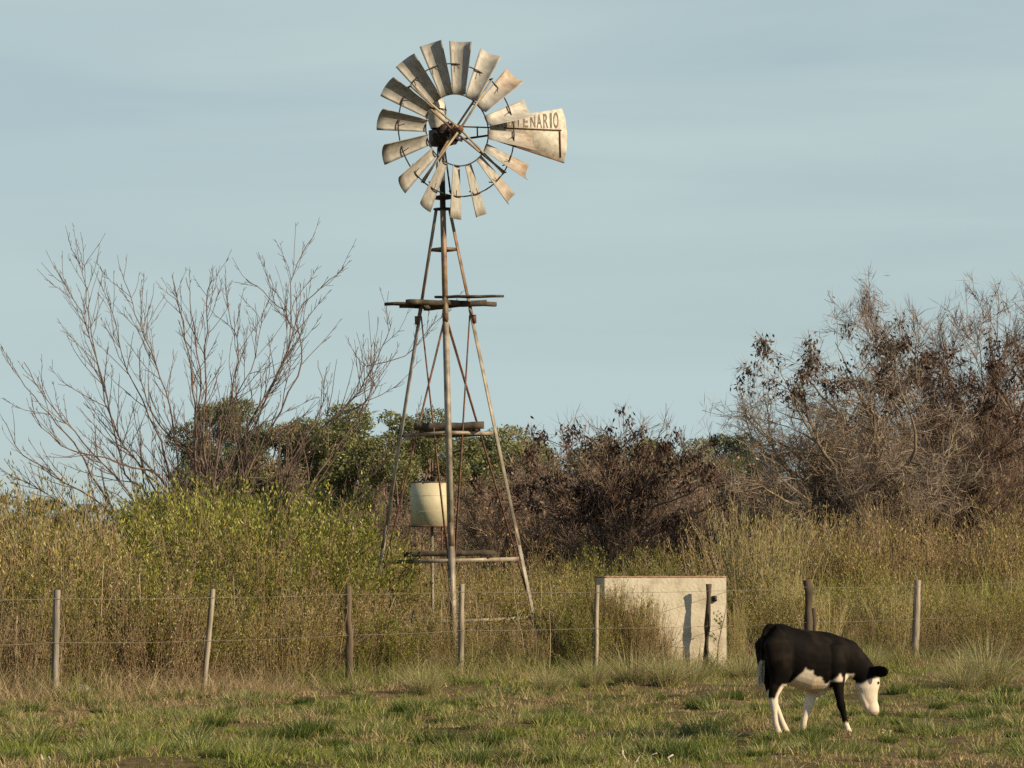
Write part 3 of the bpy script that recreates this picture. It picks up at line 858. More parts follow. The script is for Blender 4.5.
FT = [far_tree(0, 17000, .19), far_tree(1, 17000, .19), far_tree(0, 14000, .2), far_tree(2, 12000, .19)]
fused = set()
far_list = [(352, 422, 155, 0, 1.0), (300, 432, 160, 2, 1.1), (400, 440, 148, 2, 1.0), (448, 444, 158, 2, 1.0), (505, 446, 158, 0, 1.1), (330, 446, 150, 0, 1.1), (228, 424, 158, 1, .7), (258, 430, 150, 1, .8), (645, 452, 156, 2, 1.2), (700, 464, 160, 0, 1.1), (204, 404, 150, 1, .62), (240, 400, 155, 1, .55), (176, 470, 160, 3, 1), (275, 425, 150, 3, .9), (312, 424, 160, 0, .9), (340, 434, 165, 2, 1.0), (384, 412, 150, 0, 1.05), (408, 430, 155, 2, .9),
            (432, 418, 150, 0, .8), (462, 448, 170, 1, 1.0), (488, 438, 160, 1, .9), (524, 433, 160, 2, 1.0), (552, 446, 170, 3, 1), (580, 455, 180, 2, 1), (605, 450, 180, 3, 1.1),
            (632, 442, 160, 0, 1.0), (660, 440, 160, 1, .9), (682, 446, 165, 0, .9), (708, 460, 180, 2, 1), (742, 436, 170, 1, .8), (728, 452, 175, 1, .9), (765, 470, 190, 1, 1), (800, 485, 200, 3, 1.2),
            (840, 492, 200, 1, 1.2), (880, 490, 200, 3, 1.2), (920, 488, 200, 1, 1.2), (965, 485, 200, 3, 1.3), (1010, 480, 200, 1, 1.3), (140, 500, 200, 1, 1), (100, 505, 200, 3, 1.2), (50, 500, 200, 1, 1.2), (5, 495, 200, 3, 1.2)]
flab = {0: 'distant olive green rounded tree on the horizon', 1: 'distant dark green tree on the horizon', 2: 'distant open crowned olive tree on the horizon', 3: 'distant brownish half bare tree on the horizon'}
uniq = {384: 'tall olive green distant tree just left of the windmill tower', 204: 'dark distant tree behind the stems of the bare tree, left one of the tall pair',
        240: 'dark distant tree behind the bare tree stems, right one of the tall pair', 742: 'small dark round topped distant tree standing alone left of the gnarled tree'}
for px, yt, Y, k, wd in far_list:
    pr = FT[k]
    if k not in fused: fused.add(k); o = pr
    else: o = copy_tree(pr)
    x = (px - 512) / FPX * Y; h = at(px, yt, Y)[2]; s = h / 8.5
    o.location = (x, Y, 0); o.rotation_euler.z = random.uniform(0, 6.28)
    o.scale = (s * wd, s * wd, s)
    if px in uniq:
        tag(o, uniq[px], 'tree')
        if 'group' in o: del o['group']
    else: tag(o, flab[k], 'tree', flab[k].replace('tree', 'trees'))

# brown leafless small trees in the middle distance
bt_proto = []
for v in range(3):
    t = thing('leafless_tree', 'brown leafless small tree in the middle distance behind the thicket', 'tree', group='brown leafless trees in the middle distance')
    mb = MB(); tk = MB(); tips = []; tk.tube([(0, 0, -.1), (0, 0, .3)], [.13, .1], 7)
    for i in range(12):
        a = rng.uniform(0, 6.28); l = rng.uniform(.1, .75)
        P = wander((0, 0, 0), (math.cos(a) * l, math.sin(a) * l, 1), rng.uniform(3.0, 4.2), 6, .12, .05)
        mb.tube(P, np.linspace(.045, .014, 7), 4, cap=False)
        subbranch(mb, P, .03, .012, 2, 3.6, .36, tips, (.4, .9), .06, rmin=.010, t0=.15, flat=1)
    mb.build('branches', M_bark, t)
    tk.build('trunk', M_bark, t)
    lf = MB(); leafcluster(lf, tips, .5, 2, .12, .05, .12, .3, [(.3, .2, .13), (.24, .19, .09)], (2, 1)); lf.build('withered_leaves', M_dead, t)
    twig_sprays(tips, 5, .4, .011, (.29, .215, .155)).build('twigs', M_weed, t)
    bt_proto.append(t)
for i, (px, yt, Y) in enumerate([(455, 475, 95), (485, 470, 100), (515, 465, 92), (545, 470, 100), (575, 478, 95), (610, 468, 102), (650, 472, 96), (690, 470, 100), (722, 478, 92),
                                 (755, 490, 98), (345, 480, 90), (380, 478, 96), (415, 482, 92), (300, 470, 90), (820, 500, 92), (870, 500, 96), (915, 495, 92), (965, 495, 98), (1010, 490, 92), (800, 470, 72), (835, 455, 74), (880, 440, 75), (920, 425, 74), (955, 410, 76), (995, 405, 75), (1035, 400, 74), (860, 480, 70), (905, 475, 70), (985, 470, 70), (945, 460, 72), (1020, 455, 70),
                                 (560, 470, 78), (600, 478, 76), (665, 476, 77), (700, 486, 78), (530, 480, 76), (500, 488, 80)]):
    o = bt_proto[i] if i < 3 else copy_tree(bt_proto[i % 3])
    if px < 520: yt += 24
    s = at(px, yt, Y)[2] / 3.7
    o.location = ((px - 512) / FPX * Y, Y, 0); o.scale = (s * 1.1, s * 1.1, s); o.rotation_euler.z = random.uniform(0, 6.28)


# ------------------------------------------------------------------ windmill
def make_windmill():
    Y0 = 44.1; base = at(454, 669, Y0)
    root = thing('windmill', 'tall lattice tower wind pump with a sixteen bladed wheel and lettered tail vane', 'windmill', (base[0], Y0, float(gz(base[0], Y0))))
    root.rotation_euler = (0, R(-1.45), 0)

    def hd(z): return 1.352 - .1815 * z
    ANG = [R(-90 + 1.5 + 90 * i) for i in range(4)]   # front, right, back, left

    def corner(i, z, ins=0):
        r = hd(z) - ins; return np.array([r * math.cos(ANG[i]), r * math.sin(ANG[i]), z])
    ztop = 6.8
    for i in range(4):
        mb = MB()
        d1 = corner((i + 1) % 4, 0) - corner(i, 0); d1 /= np.linalg.norm(d1)
        d2 = corner((i - 1) % 4, 0) - corner(i, 0); d2 /= np.linalg.norm(d2)
        zs = [-.1, 2.0, 5.3, ztop]
        for k in range(3):
            c = (1, 1, 1) if k < 2 else (.88, .68, .55)
            w = .070 - .006 * k
            mb.angle(corner(i, zs[k] - (.12 if k else 0)), corner(i, zs[k + 1]), d1, d2, w, .009, col=c)
            if k:    # splice plate
                mb.angle(corner(i, zs[k] - .2, -.006), corner(i, zs[k] + .14, -.004), d1, d2, .06, .008, col=(.8, .68, .6))
        mb.build('leg', M_steel, root)
    for z, w in ((.75, .05), (1.62, .055), (3.47, .05), (6.2, .045)):
        for i in range(4):
            j = (i + 1) % 4; mb = MB(); a, b = corner(i, z, .02), corner(j, z, .02)
            nrm = (a + b) / 2; nrm[2] = 0; nrm /= np.linalg.norm(nrm)
            mb.angle(a, b, np.array([0, 0, -1.]), -nrm, w, .008, col=(.95, .9, .85) if z < 5 else (.6, .5, .42))
            mb.build('girt', M_steel, root)
    for i in range(4):
        j = (i + 1) % 4
        for (p, q) in ((i, j), (j, i)):
            mb = MB(); mb.tube([corner(p, 5.2, .05), corner(q, 1.05, .05)], .0115, 5); mb.build('brace_rod', M_rust, root)
        mb = MB(); c = corner(i, 5.14); mb.box(c, (.07, .07, .12), Matrix.Rotation(ANG[i], 4, 'Z')); mb.build('bracket', M_rust, root)
    # platforms
    def plank(c, yaw, L, w, t, name='platform_board', taper=1.0, roll=0):
        mb = MB(); d = np.array([math.cos(yaw), math.sin(yaw), roll]); n = np.array([-math.sin(yaw), math.cos(yaw), 0])
        c = np.array(c); k = 7
        V = []; rn = rng.normal(0, .006, (k, 2))
        for i in range(k):
            f = i / (k - 1) * 2 - 1; ww = w / 2 * (1 - (1 - taper) * abs(f))
            for sx, sz in ((-1, 0), (1, 0), (1, 1), (-1, 1)): V.append(c + d * L / 2 * f + n * (sx * ww + rn[i, 0]) + np.array([0, 0, sz * t + rn[i, 1]]))
        Q = [(a * 4 + b, a * 4 + (b + 1) % 4, a * 4 + 4 + (b + 1) % 4, a * 4 + 4 + b) for a in range(k - 1) for b in range(4)] + [(3, 2, 1, 0), (k * 4 - 4, k * 4 - 3, k * 4 - 2, k * 4 - 1)]
        mb.add(V, Q); mb.build(name, M_plank, root)
    zp = 5.38
    # upper platform: boards round the tower, corner-on
    plank((.36, -.28, zp + .05), R(1), 1.02, .24, .03, taper=.35)
    plank((.12, .36, zp + .02), R(8), .96, .24, .04)
    plank((-.46, -.08, zp - .02), R(12), .86, .28, .04, taper=.4)
    plank((-.12, -.40, zp - .055), R(35), 1.0, .10, .07)
    plank((.26, -.02, zp - .05), R(12), 1.0, .12, .06)
    plank((.02, .12, zp - .06), R(-45), .9, .09, .07)
    plank((-.35, .15, zp - .055), R(45), .8, .09, .06)
    plank((.02, -.35, 3.50), R(2), 1.02, .2, .10); plank((.02, .35, 3.50), R(-1), .9, .18, .07)
    plank((-.02, -.45, 1.66), R(1), 1.32, .22, .075); plank((.05, .4, 1.66), R(-2), 1.2, .2, .06)
    # pump rod and rising main in the middle of the tower
    mb = MB(); mb.tube([(0.0, .0, 0), (.0, 0, 3.5)], .024, 6); mb.build('rising_pipe', M_rust, root)
    mb = MB(); mb.tube([(0.0, .0, 3.5), (0, 0, 7.8)], .007, 5); mb.build('pump_rod', M_rust, root)
    # mast
    mb = MB(); mb.tube([(0, 0, 6.15), (0, 0, 7.85)], .045, 10)
    mb.box((0, 0, 6.95), (.3, .3, .035), Matrix.Rotation(R(46), 4, 'Z')); mb.box((0, 0, 6.78), (.2, .2, .03), Matrix.Rotation(R(46), 4, 'Z'))
    mb.build('mast', M_iron, root, True)
    mb = MB()
    mb.tube([(.04, 0, 7.75), (.12, -.02, 7.0)], .014, 5); mb.tube([(-.05, 0, 7.7), (-.11, .02, 6.98)], .012, 5); mb.build('mast_stay', M_iron, root)
    # head
    n = np.array([math.sin(R(31)), -math.cos(R(31)), 0]); u = np.array([math.cos(R(31)), math.sin(R(31)), 0]); w = np.array([0, 0, 1.])
    HZ = 7.892; hub = n * .5 + np.array([0, 0, HZ])
    zc = np.array([0, 0, HZ])
    mb = MB()
    rotw = Matrix.Rotation(R(31), 4, 'Z')
    mb.box(zc + np.array([.0, 0, -.05]), (.25, .3, .24), rotw); mb.box(zc + np.array([-.02, 0, .08]), (.15, .2, .14), rotw)
    for k, (dx, dz, r) in enumerate(((-.1, -.03, .11), (.1, -.06, .12), (.0, .02, .14))):
        c = zc + u * dx + w * dz + n * (.08 + .05 * k); th = np.linspace(0, 2 * math.pi, 19)[:-1]
        rad = np.where(np.arange(18) % 2, r, r * .88)
        mb.prism([c + u * math.cos(t) * q + w * math.sin(t) * q for t, q in zip(th, rad)], n * .035)
    for _ in range(26):
        a = zc + rng.normal(0, .075, 3) + n * .08; b = a + rng.normal(0, .08, 3); mb.tube([a, b], rng.uniform(.008, .018), 5)
    mb.tube([zc, hub + n * .06], .028, 8)
    mb.build('gearbox', M_iron, root)
    # hood
    mb = MB(); hc = zc + np.array([-.06, -.06, .05])
    prof = [(.10, .03), (.14, .14), (.16, .26), (.158, .34), (.135, .42), (.095, .47), (.035, .495), (.001, .498)]
    V = []; ns = 16
    for r, z in prof:
        for k in range(ns):
            t = k / ns * 2 * math.pi; V.append(hc + np.array([math.cos(t) * r * .92, math.sin(t) * r * 1.1, z]))
    Q = [(a * ns + b, a * ns + (b + 1) % ns, (a + 1) * ns + (b + 1) % ns, (a + 1) * ns + b) for a in range(len(prof) - 1) for b in range(ns)]
    mb.add(V, Q); hood = mb.build('hood', M_vane, root, True)
    mb = MB(); mb.tube([hc + np.array([math.cos(t) * .150, math.sin(t) * .178, .30]) for t in np.linspace(0, 2 * math.pi, 20)], .008, 4); mb.build('hood_rim', M_rust, hood)
    # wheel
    wheel = bpy.data.objects.new('wheel', None); COL.objects.link(wheel); wheel.parent = root; wheel.location = hub
    mb = MB(); mb.tube([-n * .14, n * .09], .045, 12); mb.tube([-n * .02, n * .015], .075, 12); mb.tube([-n * .13, -n * .1], .075, 12); mb.build('hub', M_rust, wheel, True)
    for nm, rr, off in (('outer_ring', .98, -.035), ('inner_ring', .53, -.02)):
        mb = MB(); th = np.linspace(0, 2 * math.pi, 65)
        for q in (0,):
            pts = np.array([u * math.cos(t) * rr + w * math.sin(t) * rr + n * off for t in th])
            mb.tube(pts, .0105, 5, cap=False)
        mb.build(nm, M_iron, wheel)
    for a in (53, 143, 233, 323):
        r = u * math.cos(R(a)) + w * math.sin(R(a)); tt = u * math.sin(R(a)) - w * math.cos(R(a))
        for off in (.06, -.12):
            mb = MB(); p1 = r * .99 + n * (-.02 if off > 0 else -.05) + tt * (.02 if off > 0 else -.02)
            mb.bar(n * off + r * .03, p1, .03, .014, up=n, col=(1.1, 1.0, .85) if off > 0 else (.8, .62, .5)); mb.build('wheel_arm', M_steel, wheel)
        mb = MB(); mb.tube([r * .5 + n * .02, r * .5 - n * .09], .008, 5); mb.build('arm_bolt', M_iron, wheel)
        mb = MB(); mb.tube([r * .985 + n * .03, r * .985 - n * .08], .012, 5); mb.build('arm_bolt', M_iron, wheel)
    beta = R(32)
    for k in range(16):
        a = R(90 - 22.5 * k - 3.6 + (2.0 * math.sin(R(-22.5 * k)) if k < 9 else 0) - (1.5 if 7 <= k <= 10 else 0))
        r = u * math.cos(a) + w * math.sin(a); t = u * math.sin(a) - w * math.cos(a)
        c = math.cos(beta) * t + math.sin(beta) * n; Nn = math.cos(beta) * n - math.sin(beta) * t
        nr, nc = 6, 9; mb = MB(); V = []
        r0, r1 = .525, 1.31 + rng.normal(0, .008); twk = rng.normal(0, .03)
        for i in range(nr + 1):
            f = i / nr; ra = r0 + (r1 - r0) * f; wd = .195 + (.34 - .195) * f
            for j in range(nc):
                g = j / (nc - 1) * 2 - 1; th = g * R(48)
                rad = wd / (2 * math.sin(R(48)))
                V.append(r * ra + c * (rad * math.sin(th)) + Nn * (rad * (1 - math.cos(th))) * .9 - Nn * .03 + Nn * twk * f)
        V = np.array(V); n0 = len(V)
        V = np.concatenate([V, V - Nn * .003])
        Q = []
        for i in range(nr):
            for j in range(nc - 1):
                p = i * nc + j; Q.append((p, p + 1, p + nc + 1, p + nc)); Q.append((n0 + p, n0 + p + nc, n0 + p + nc + 1, n0 + p + 1))
        for j in range(nc - 1):
            Q.append((j, n0 + j, n0 + j + 1, j + 1)); p = nr * nc + j; Q.append((p, p + 1, n0 + p + 1, n0 + p))
        for i in range(nr):
            p = i * nc; Q.append((p, p + nc, n0 + p + nc, n0 + p)); p = i * nc + nc - 1; Q.append((p, n0 + p, n0 + p + nc, p + nc))
        rus = 1.0
        deg = math.degrees(a) % 360
        cc = np.tile([1., 1., 1.], (len(V), 1))
        if deg > 300 or 30 < deg < 60:     # rust stained blades on the right side
            fr = np.tile(np.repeat(np.linspace(0, 1, nr + 1), nc), 2); am = np.clip((fr - .35) * 1.8, 0, 1)[:, None] * rng.uniform(.3, .85)
            cc = cc * (1 - am) + np.array([1.05, .8, .62]) * am
        mb.add(V, Q, col=cc * rng.uniform(.82, 1.12))
        bl = mb.build('blade', M_blade, wheel, True)
        mb = MB(); q = r * .98 - n * .035
        mb.tube([q, q + c * .05 - Nn * .05 - r * .07], .0085, 4); mb.tube([q + t * .06, q - t * .07], .0085, 4); mb.tube([q - t * .05, r * .9 - t * .02 + n * .02], .006, 4)
        mb.build('blade_bracket', M_iron, bl)
    # tail
    al = R(22); d = np.array([math.cos(al), math.sin(al), 0]); vn = np.array([math.sin(al), -math.cos(al), 0])

    def vp(px, py, off=0):   # vane plane point from the vane's measured outline
        s = 67.2; X = (px - 440.5) / s; return d * (X / math.cos(al)) + np.array([0, 0, HZ + .13 + (129.4 - py) / s]) + vn * off
    tail = bpy.data.objects.new('tail', None); COL.objects.link(tail); tail.parent = root
    mb = MB(); out = [vp(489, 121.5), vp(489, 140.5), vp(563, 162.8), vp(566, 150), vp(567, 133), vp(565.5, 118), vp(562.5, 107.8), vp(520, 116)]
    mb.prism(out, -vn * .004); va = mb.build('vane', M_vane, tail)
    mb = MB(); mb.bar(vp(503, 129.6, .01), vp(561, 130.2, .01), .016, .014, up=vn); mb.bar(vp(559.5, 131.4, .01), vp(559.5, 158, .01), .013, .014, up=vn)
    mb.bar(vp(489, 140.9, .006), vp(563, 163.2, .006), .018, .014, up=vn)
    mb.build('vane_rib', M_rust, va)
    mb = MB(); mb.bar(vp(446, 145, .0), vp(494, 136.5, -.02), .03, .02, up=vn); mb.build('tail_boom', M_iron, tail)
    mb = MB(); mb.bar(vp(462, 129.8, .0), vp(494, 129.6, -.02), .02, .015, up=vn); mb.bar(vp(476.5, 129, .0), vp(476.5, 138.5, .0), .018, .015, up=vn); mb.build('tail_stay', M_rust, tail)
    # lettering, tall condensed capitals that grow with the vane
    words = [('E', 496.0, 499.2), ('L', 500.2, 502.6), ('C', 503.6, 506.6), ('E', 507.4, 510.0), ('N', 510.8, 514.2), ('T', 515.6, 520.0), ('E', 522.6, 527.6), ('N', 529.8, 535.0), ('A', 536.2, 541.6), ('R', 543.0, 548.0), ('I', 549.6, 551.8), ('O', 553.2, 558.4)]
    mb = MB()
    for ch, xa, xb in words:
        cu = bpy.data.curves.new('t', 'FONT'); cu.body = ch; cu.size = 1; cu.offset = .018; ob = bpy.data.objects.new('t', cu); COL.objects.link(ob)
        bpy.context.view_layer.update()
        me = bpy.data.meshes.new_from_object(ob.evaluated_get(bpy.context.evaluated_depsgraph_get()))
        co = np.array([v.co[:] for v in me.vertices]); lo = co.min(0); hi = co.max(0)
        co2 = (co - lo) / np.maximum(hi - lo, 1e-6)
        pts = []
        for a_, b_, _ in co2:
            px = xa + (xb - xa) * a_; top = np.interp(px, [495, 559], [121.6, 111.4]) if xa > 503 else 123.0; bot = 128.4
            pts.append(vp(px, bot + (top - bot) * b_, .003))
        T = []
        for p in me.polygons:
            vs = list(p.vertices)
            for q in range(1, len(vs) - 1): T.append((vs[0], vs[q], vs[q + 1]))
        mb.add(pts, None, T); COL.objects.unlink(ob); bpy.data.objects.remove(ob); bpy.data.curves.remove(cu); bpy.data.meshes.remove(me)
    mb.build('lettering', M_letter, va)
    return root


make_windmill()


# ------------------------------------------------------------------ drum on its pole
def make_drum():
    Y = 45.9; c = at(430, 527, Y); s = FPX / Y
    r = 19.5 / s; H = 45 / s
    gx = c[0]; g = float(gz(gx, Y))
    root = thing('water_drum', 'pale cream metal drum with rusty rims raised on a pole inside the windmill tower', 'drum', (gx, Y, g))
    z0 = c[2] - g
    prof = [(0.001, 0), (r, 0), (r, H), (r * .95, H), (r * .95, H * .9), (0.001, H * .9)]
    mb = MB(); ns = 32; V = []
    for q, z in prof:
        for k in range(ns):
            t = k / ns * 2 * math.pi; V.append((q * math.cos(t), q * math.sin(t), z0 + z))
    Q = [(a * ns + b, a * ns + (b + 1) % ns, (a + 1) * ns + (b + 1) % ns, (a + 1) * ns + b) for a in range(len(prof) - 1) for b in range(ns)]
    mb.add(V, Q); mb.build('barrel', M_drum, root)
    for z, q, mt_ in ((.008, .012, M_rust), (H - .008, .010, M_rust), (H * .34, .0035, M_drum), (H * .69, .0035, M_drum)):
        mb = MB(); mb.tube([(r * math.cos(t), r * math.sin(t), z0 + z) for t in np.linspace(0, 2 * math.pi, 33)], q, 6, cap=False); mb.build('rim' if q > .005 else 'rib', mt_, root)
    mb = MB(); mb.tube([(.05, 0, -.1), (.04, 0, z0 * .5), (.03, 0, z0 - .002)], .024, 8); mb.build('pole', M_post, root)
    mb = MB(); mb.tube([(r * .6, -.05, z0), (r * .65, -.05, z0 - .5), (r * 1.3, -.1, .1)], .011, 6); mb.build('outlet_pipe', M_rust, root)


make_drum()


# ------------------------------------------------------------------ concrete tank wall
def make_tank():
    Y = 43.42; s = FPX / Y
    xl = (604 - 512) / s; xr = (727 - 512) / s; ztop = at(700, 574.5, Y)[2]
    root = thing('concrete_tank', 'pale rendered concrete water tank with a reddish brick rim behind the fence', 'tank', ((xl + xr) / 2, Y, 0))
    root.rotation_euler.z = R(15)
    W = (xr - xl) / math.cos(R(15)); D = .5
    mb = MB(); nx, nz = 40, 30; t = .16
    # hollow box with slightly uneven faces
    def face(p0, du, dv, nn, a, b):
        V = []
        for i in range(a + 1):
            for j in range(b + 1):
                p = p0 + du * i / a + dv * j / b
                edge = min(i, a - i, j, b - j)
                V.append(p + nn * (0 if edge == 0 else rng.normal(0, .0025)))
        Q = [(i * (b + 1) + j, (i + 1) * (b + 1) + j, (i + 1) * (b + 1) + j + 1, i * (b + 1) + j + 1) for i in range(a) for j in range(b)]
        mb.add(V, Q)
    X = np.array([1., 0, 0]); Yv = np.array([0, 1., 0]); Z = np.array([0, 0, 1.]); h = ztop - .05
    face(np.array([-W / 2, 0, -.1]), X * W, Z * (h + .1), -Yv, nx, nz)
    face(np.array([W / 2, 0, -.1]), Yv * D, Z * (h + .1), X, 20, nz)
    face(np.array([-W / 2, D, -.1]), Z * (h + .1), X * W, Yv, nz, nx)
    face(np.array([-W / 2, 0, -.1]), Z * (h + .1), Yv * D, -X, nz, 20)
    mb.box((0, D / 2, h - .25), (W - .02, D - .02, .02))
    mb.build('wall', M_wall, root, True)
    rim = solid('brick_rim', [(.3, (.25, .13, .085)), (.6, (.38, .25, .17)), (.8, (.48, .4, .3))], 14, .9, 0, .4)
    for (c, sz) in (((0, .06, h + .012), (W - .006, .114, .024)), ((0, D - .06, h + .012), (W - .006, .114, .024)), ((W / 2 - .07, D / 2, h + .011), (.12, D - .24, .022)), ((-W / 2 + .07, D / 2, h + .011), (.12, D - .24, .022))):
        mb = MB()
        if sz[0] > 1:
            k = 40; V = []
            for i in range(k + 1):
                jz = rng.normal(0, .005); jy = rng.normal(0, .002)
                for sy, sz2 in ((-1, -1), (1, -1), (1, 1), (-1, 1)): V.append((c[0] + sz[0] * (i / k - .5), c[1] + sy * (sz[1] / 2 + jy), c[2] + (sz2 * sz[2] / 2 + (jz if sz2 > 0 else 0))))
            mb.add(V, [(a * 4 + b, a * 4 + (b + 1) % 4, a * 4 + 4 + (b + 1) % 4, a * 4 + 4 + b) for a in range(k) for b in range(4)] + [(3, 2, 1, 0), (k * 4, k * 4 + 1, k * 4 + 2, k * 4 + 3)])
        else: mb.box(c, sz)
        mb.build('rim', rim, root)
    mb = MB(); mb.box((W / 2 - .19, -.02, h - .30), (.06, .05, .08)); mb.tube([(W / 2 - .19, -.03, h - .3), (W / 2 - .19, -.09, h - .32)], .02, 8); mb.build('outlet_tap', M_iron, root)


make_tank()


# ------------------------------------------------------------------ fence
def make_fence():
    root = thing('wire_fence', 'old wire fence with uneven wooden posts running across the edge of the pasture', 'fence', (FENCE_A[0], FENCE_A[1], 0))
    O = np.array([FENCE_A[0], FENCE_A[1], 0.])
    posts = [(-58, 590, -60, 705, 7, 'g'), (57, 590, 54, 697, 7.5, 'g'), (213, 589, 202, 689, 6, 'p'), (349, 586, 348, 687, 9.5, 'r'), (462, 584, 460, 680, 6, 'p'), (597, 585, 595, 672, 5, 'p'),
             (709, 584, 705, 668, 7, 'd'), (808, 580, 808, 664, 10, 'r2'), (918, 580, 914, 662, 7.5, 'w'), (1038, 574, 1036, 656, 7, 'w')]
    tops = []
    for xt, yt, xb, yb, w, kd in posts:
        u = (xb - 512) / FPX; Y = (35 + 5.3 * 12 / 11.6) / (1 - u * 12 / 11.6); s = FPX / Y
        b = at(xb, yb, Y); b[2] = float(gz(b[0], Y)) - .15; t = at(xt, yt, Y)
        mb = MB(); P = [b + (t - b) * f + np.array([*rng.normal(0, .003 if kd in 'gpwd' else .010, 2), 0]) for f in np.linspace(0, 1, 8)]
        rr = w / s / 2 * .8; P = np.array(P) - O
        lab = {'g': 'squared grey post', 'p': 'thin leaning pale post', 'r': 'rough dark gnarled post', 'd': 'dark post before the tank', 'r2': 'split dark post', 'w': 'pale straight post'}[kd]
        col = {'g': (1, 1, 1), 'p': (1.15, 1.1, 1), 'r': (.5, .42, .34), 'd': (.3, .25, .2), 'r2': (.38, .32, .26), 'w': (1.3, 1.25, 1.15)}[kd]
        n = 4 if kd in 'gpw' else 7
        rad = rr * np.linspace(1.08, .95, 8) * (1 + rng.normal(0, .03 if n == 4 else .13, 8)) * (1.2 if n == 4 else 1)
        mb.tube(P, rad, n, col=col)
        if kd == 'r2':
            mb.tube(P[:6] + np.array([.085, .02, 0]), rr * .6 * (1 + rng.normal(0, .15, 6)), 6, col=col)
        o = mb.build('post', M_post, root); o['label'] = lab
        tops.append((P[0] + (P[-1] - P[0]) * .0, P[-1]))
    for hf in (.93, .50):
        mb = MB(); pts = []
        for (a, b), (c, d) in zip(tops[:-1], tops[1:]):
            f = .15 + .85 * hf * .985
            p = a + (b - a) * f; q = c + (d - c) * f
            p = p + np.array([.02, -.035, 0]); q = q + np.array([.02, -.035, 0])
            for t in np.linspace(0, 1, 7)[:-1]: pts.append(p + (q - p) * t - np.array([0, 0, .012 * 4 * t * (1 - t)]))
        pts.append(q)
        mb.tube(pts, .0026, 4); mb.build('wire', M_wire, root)


make_fence()


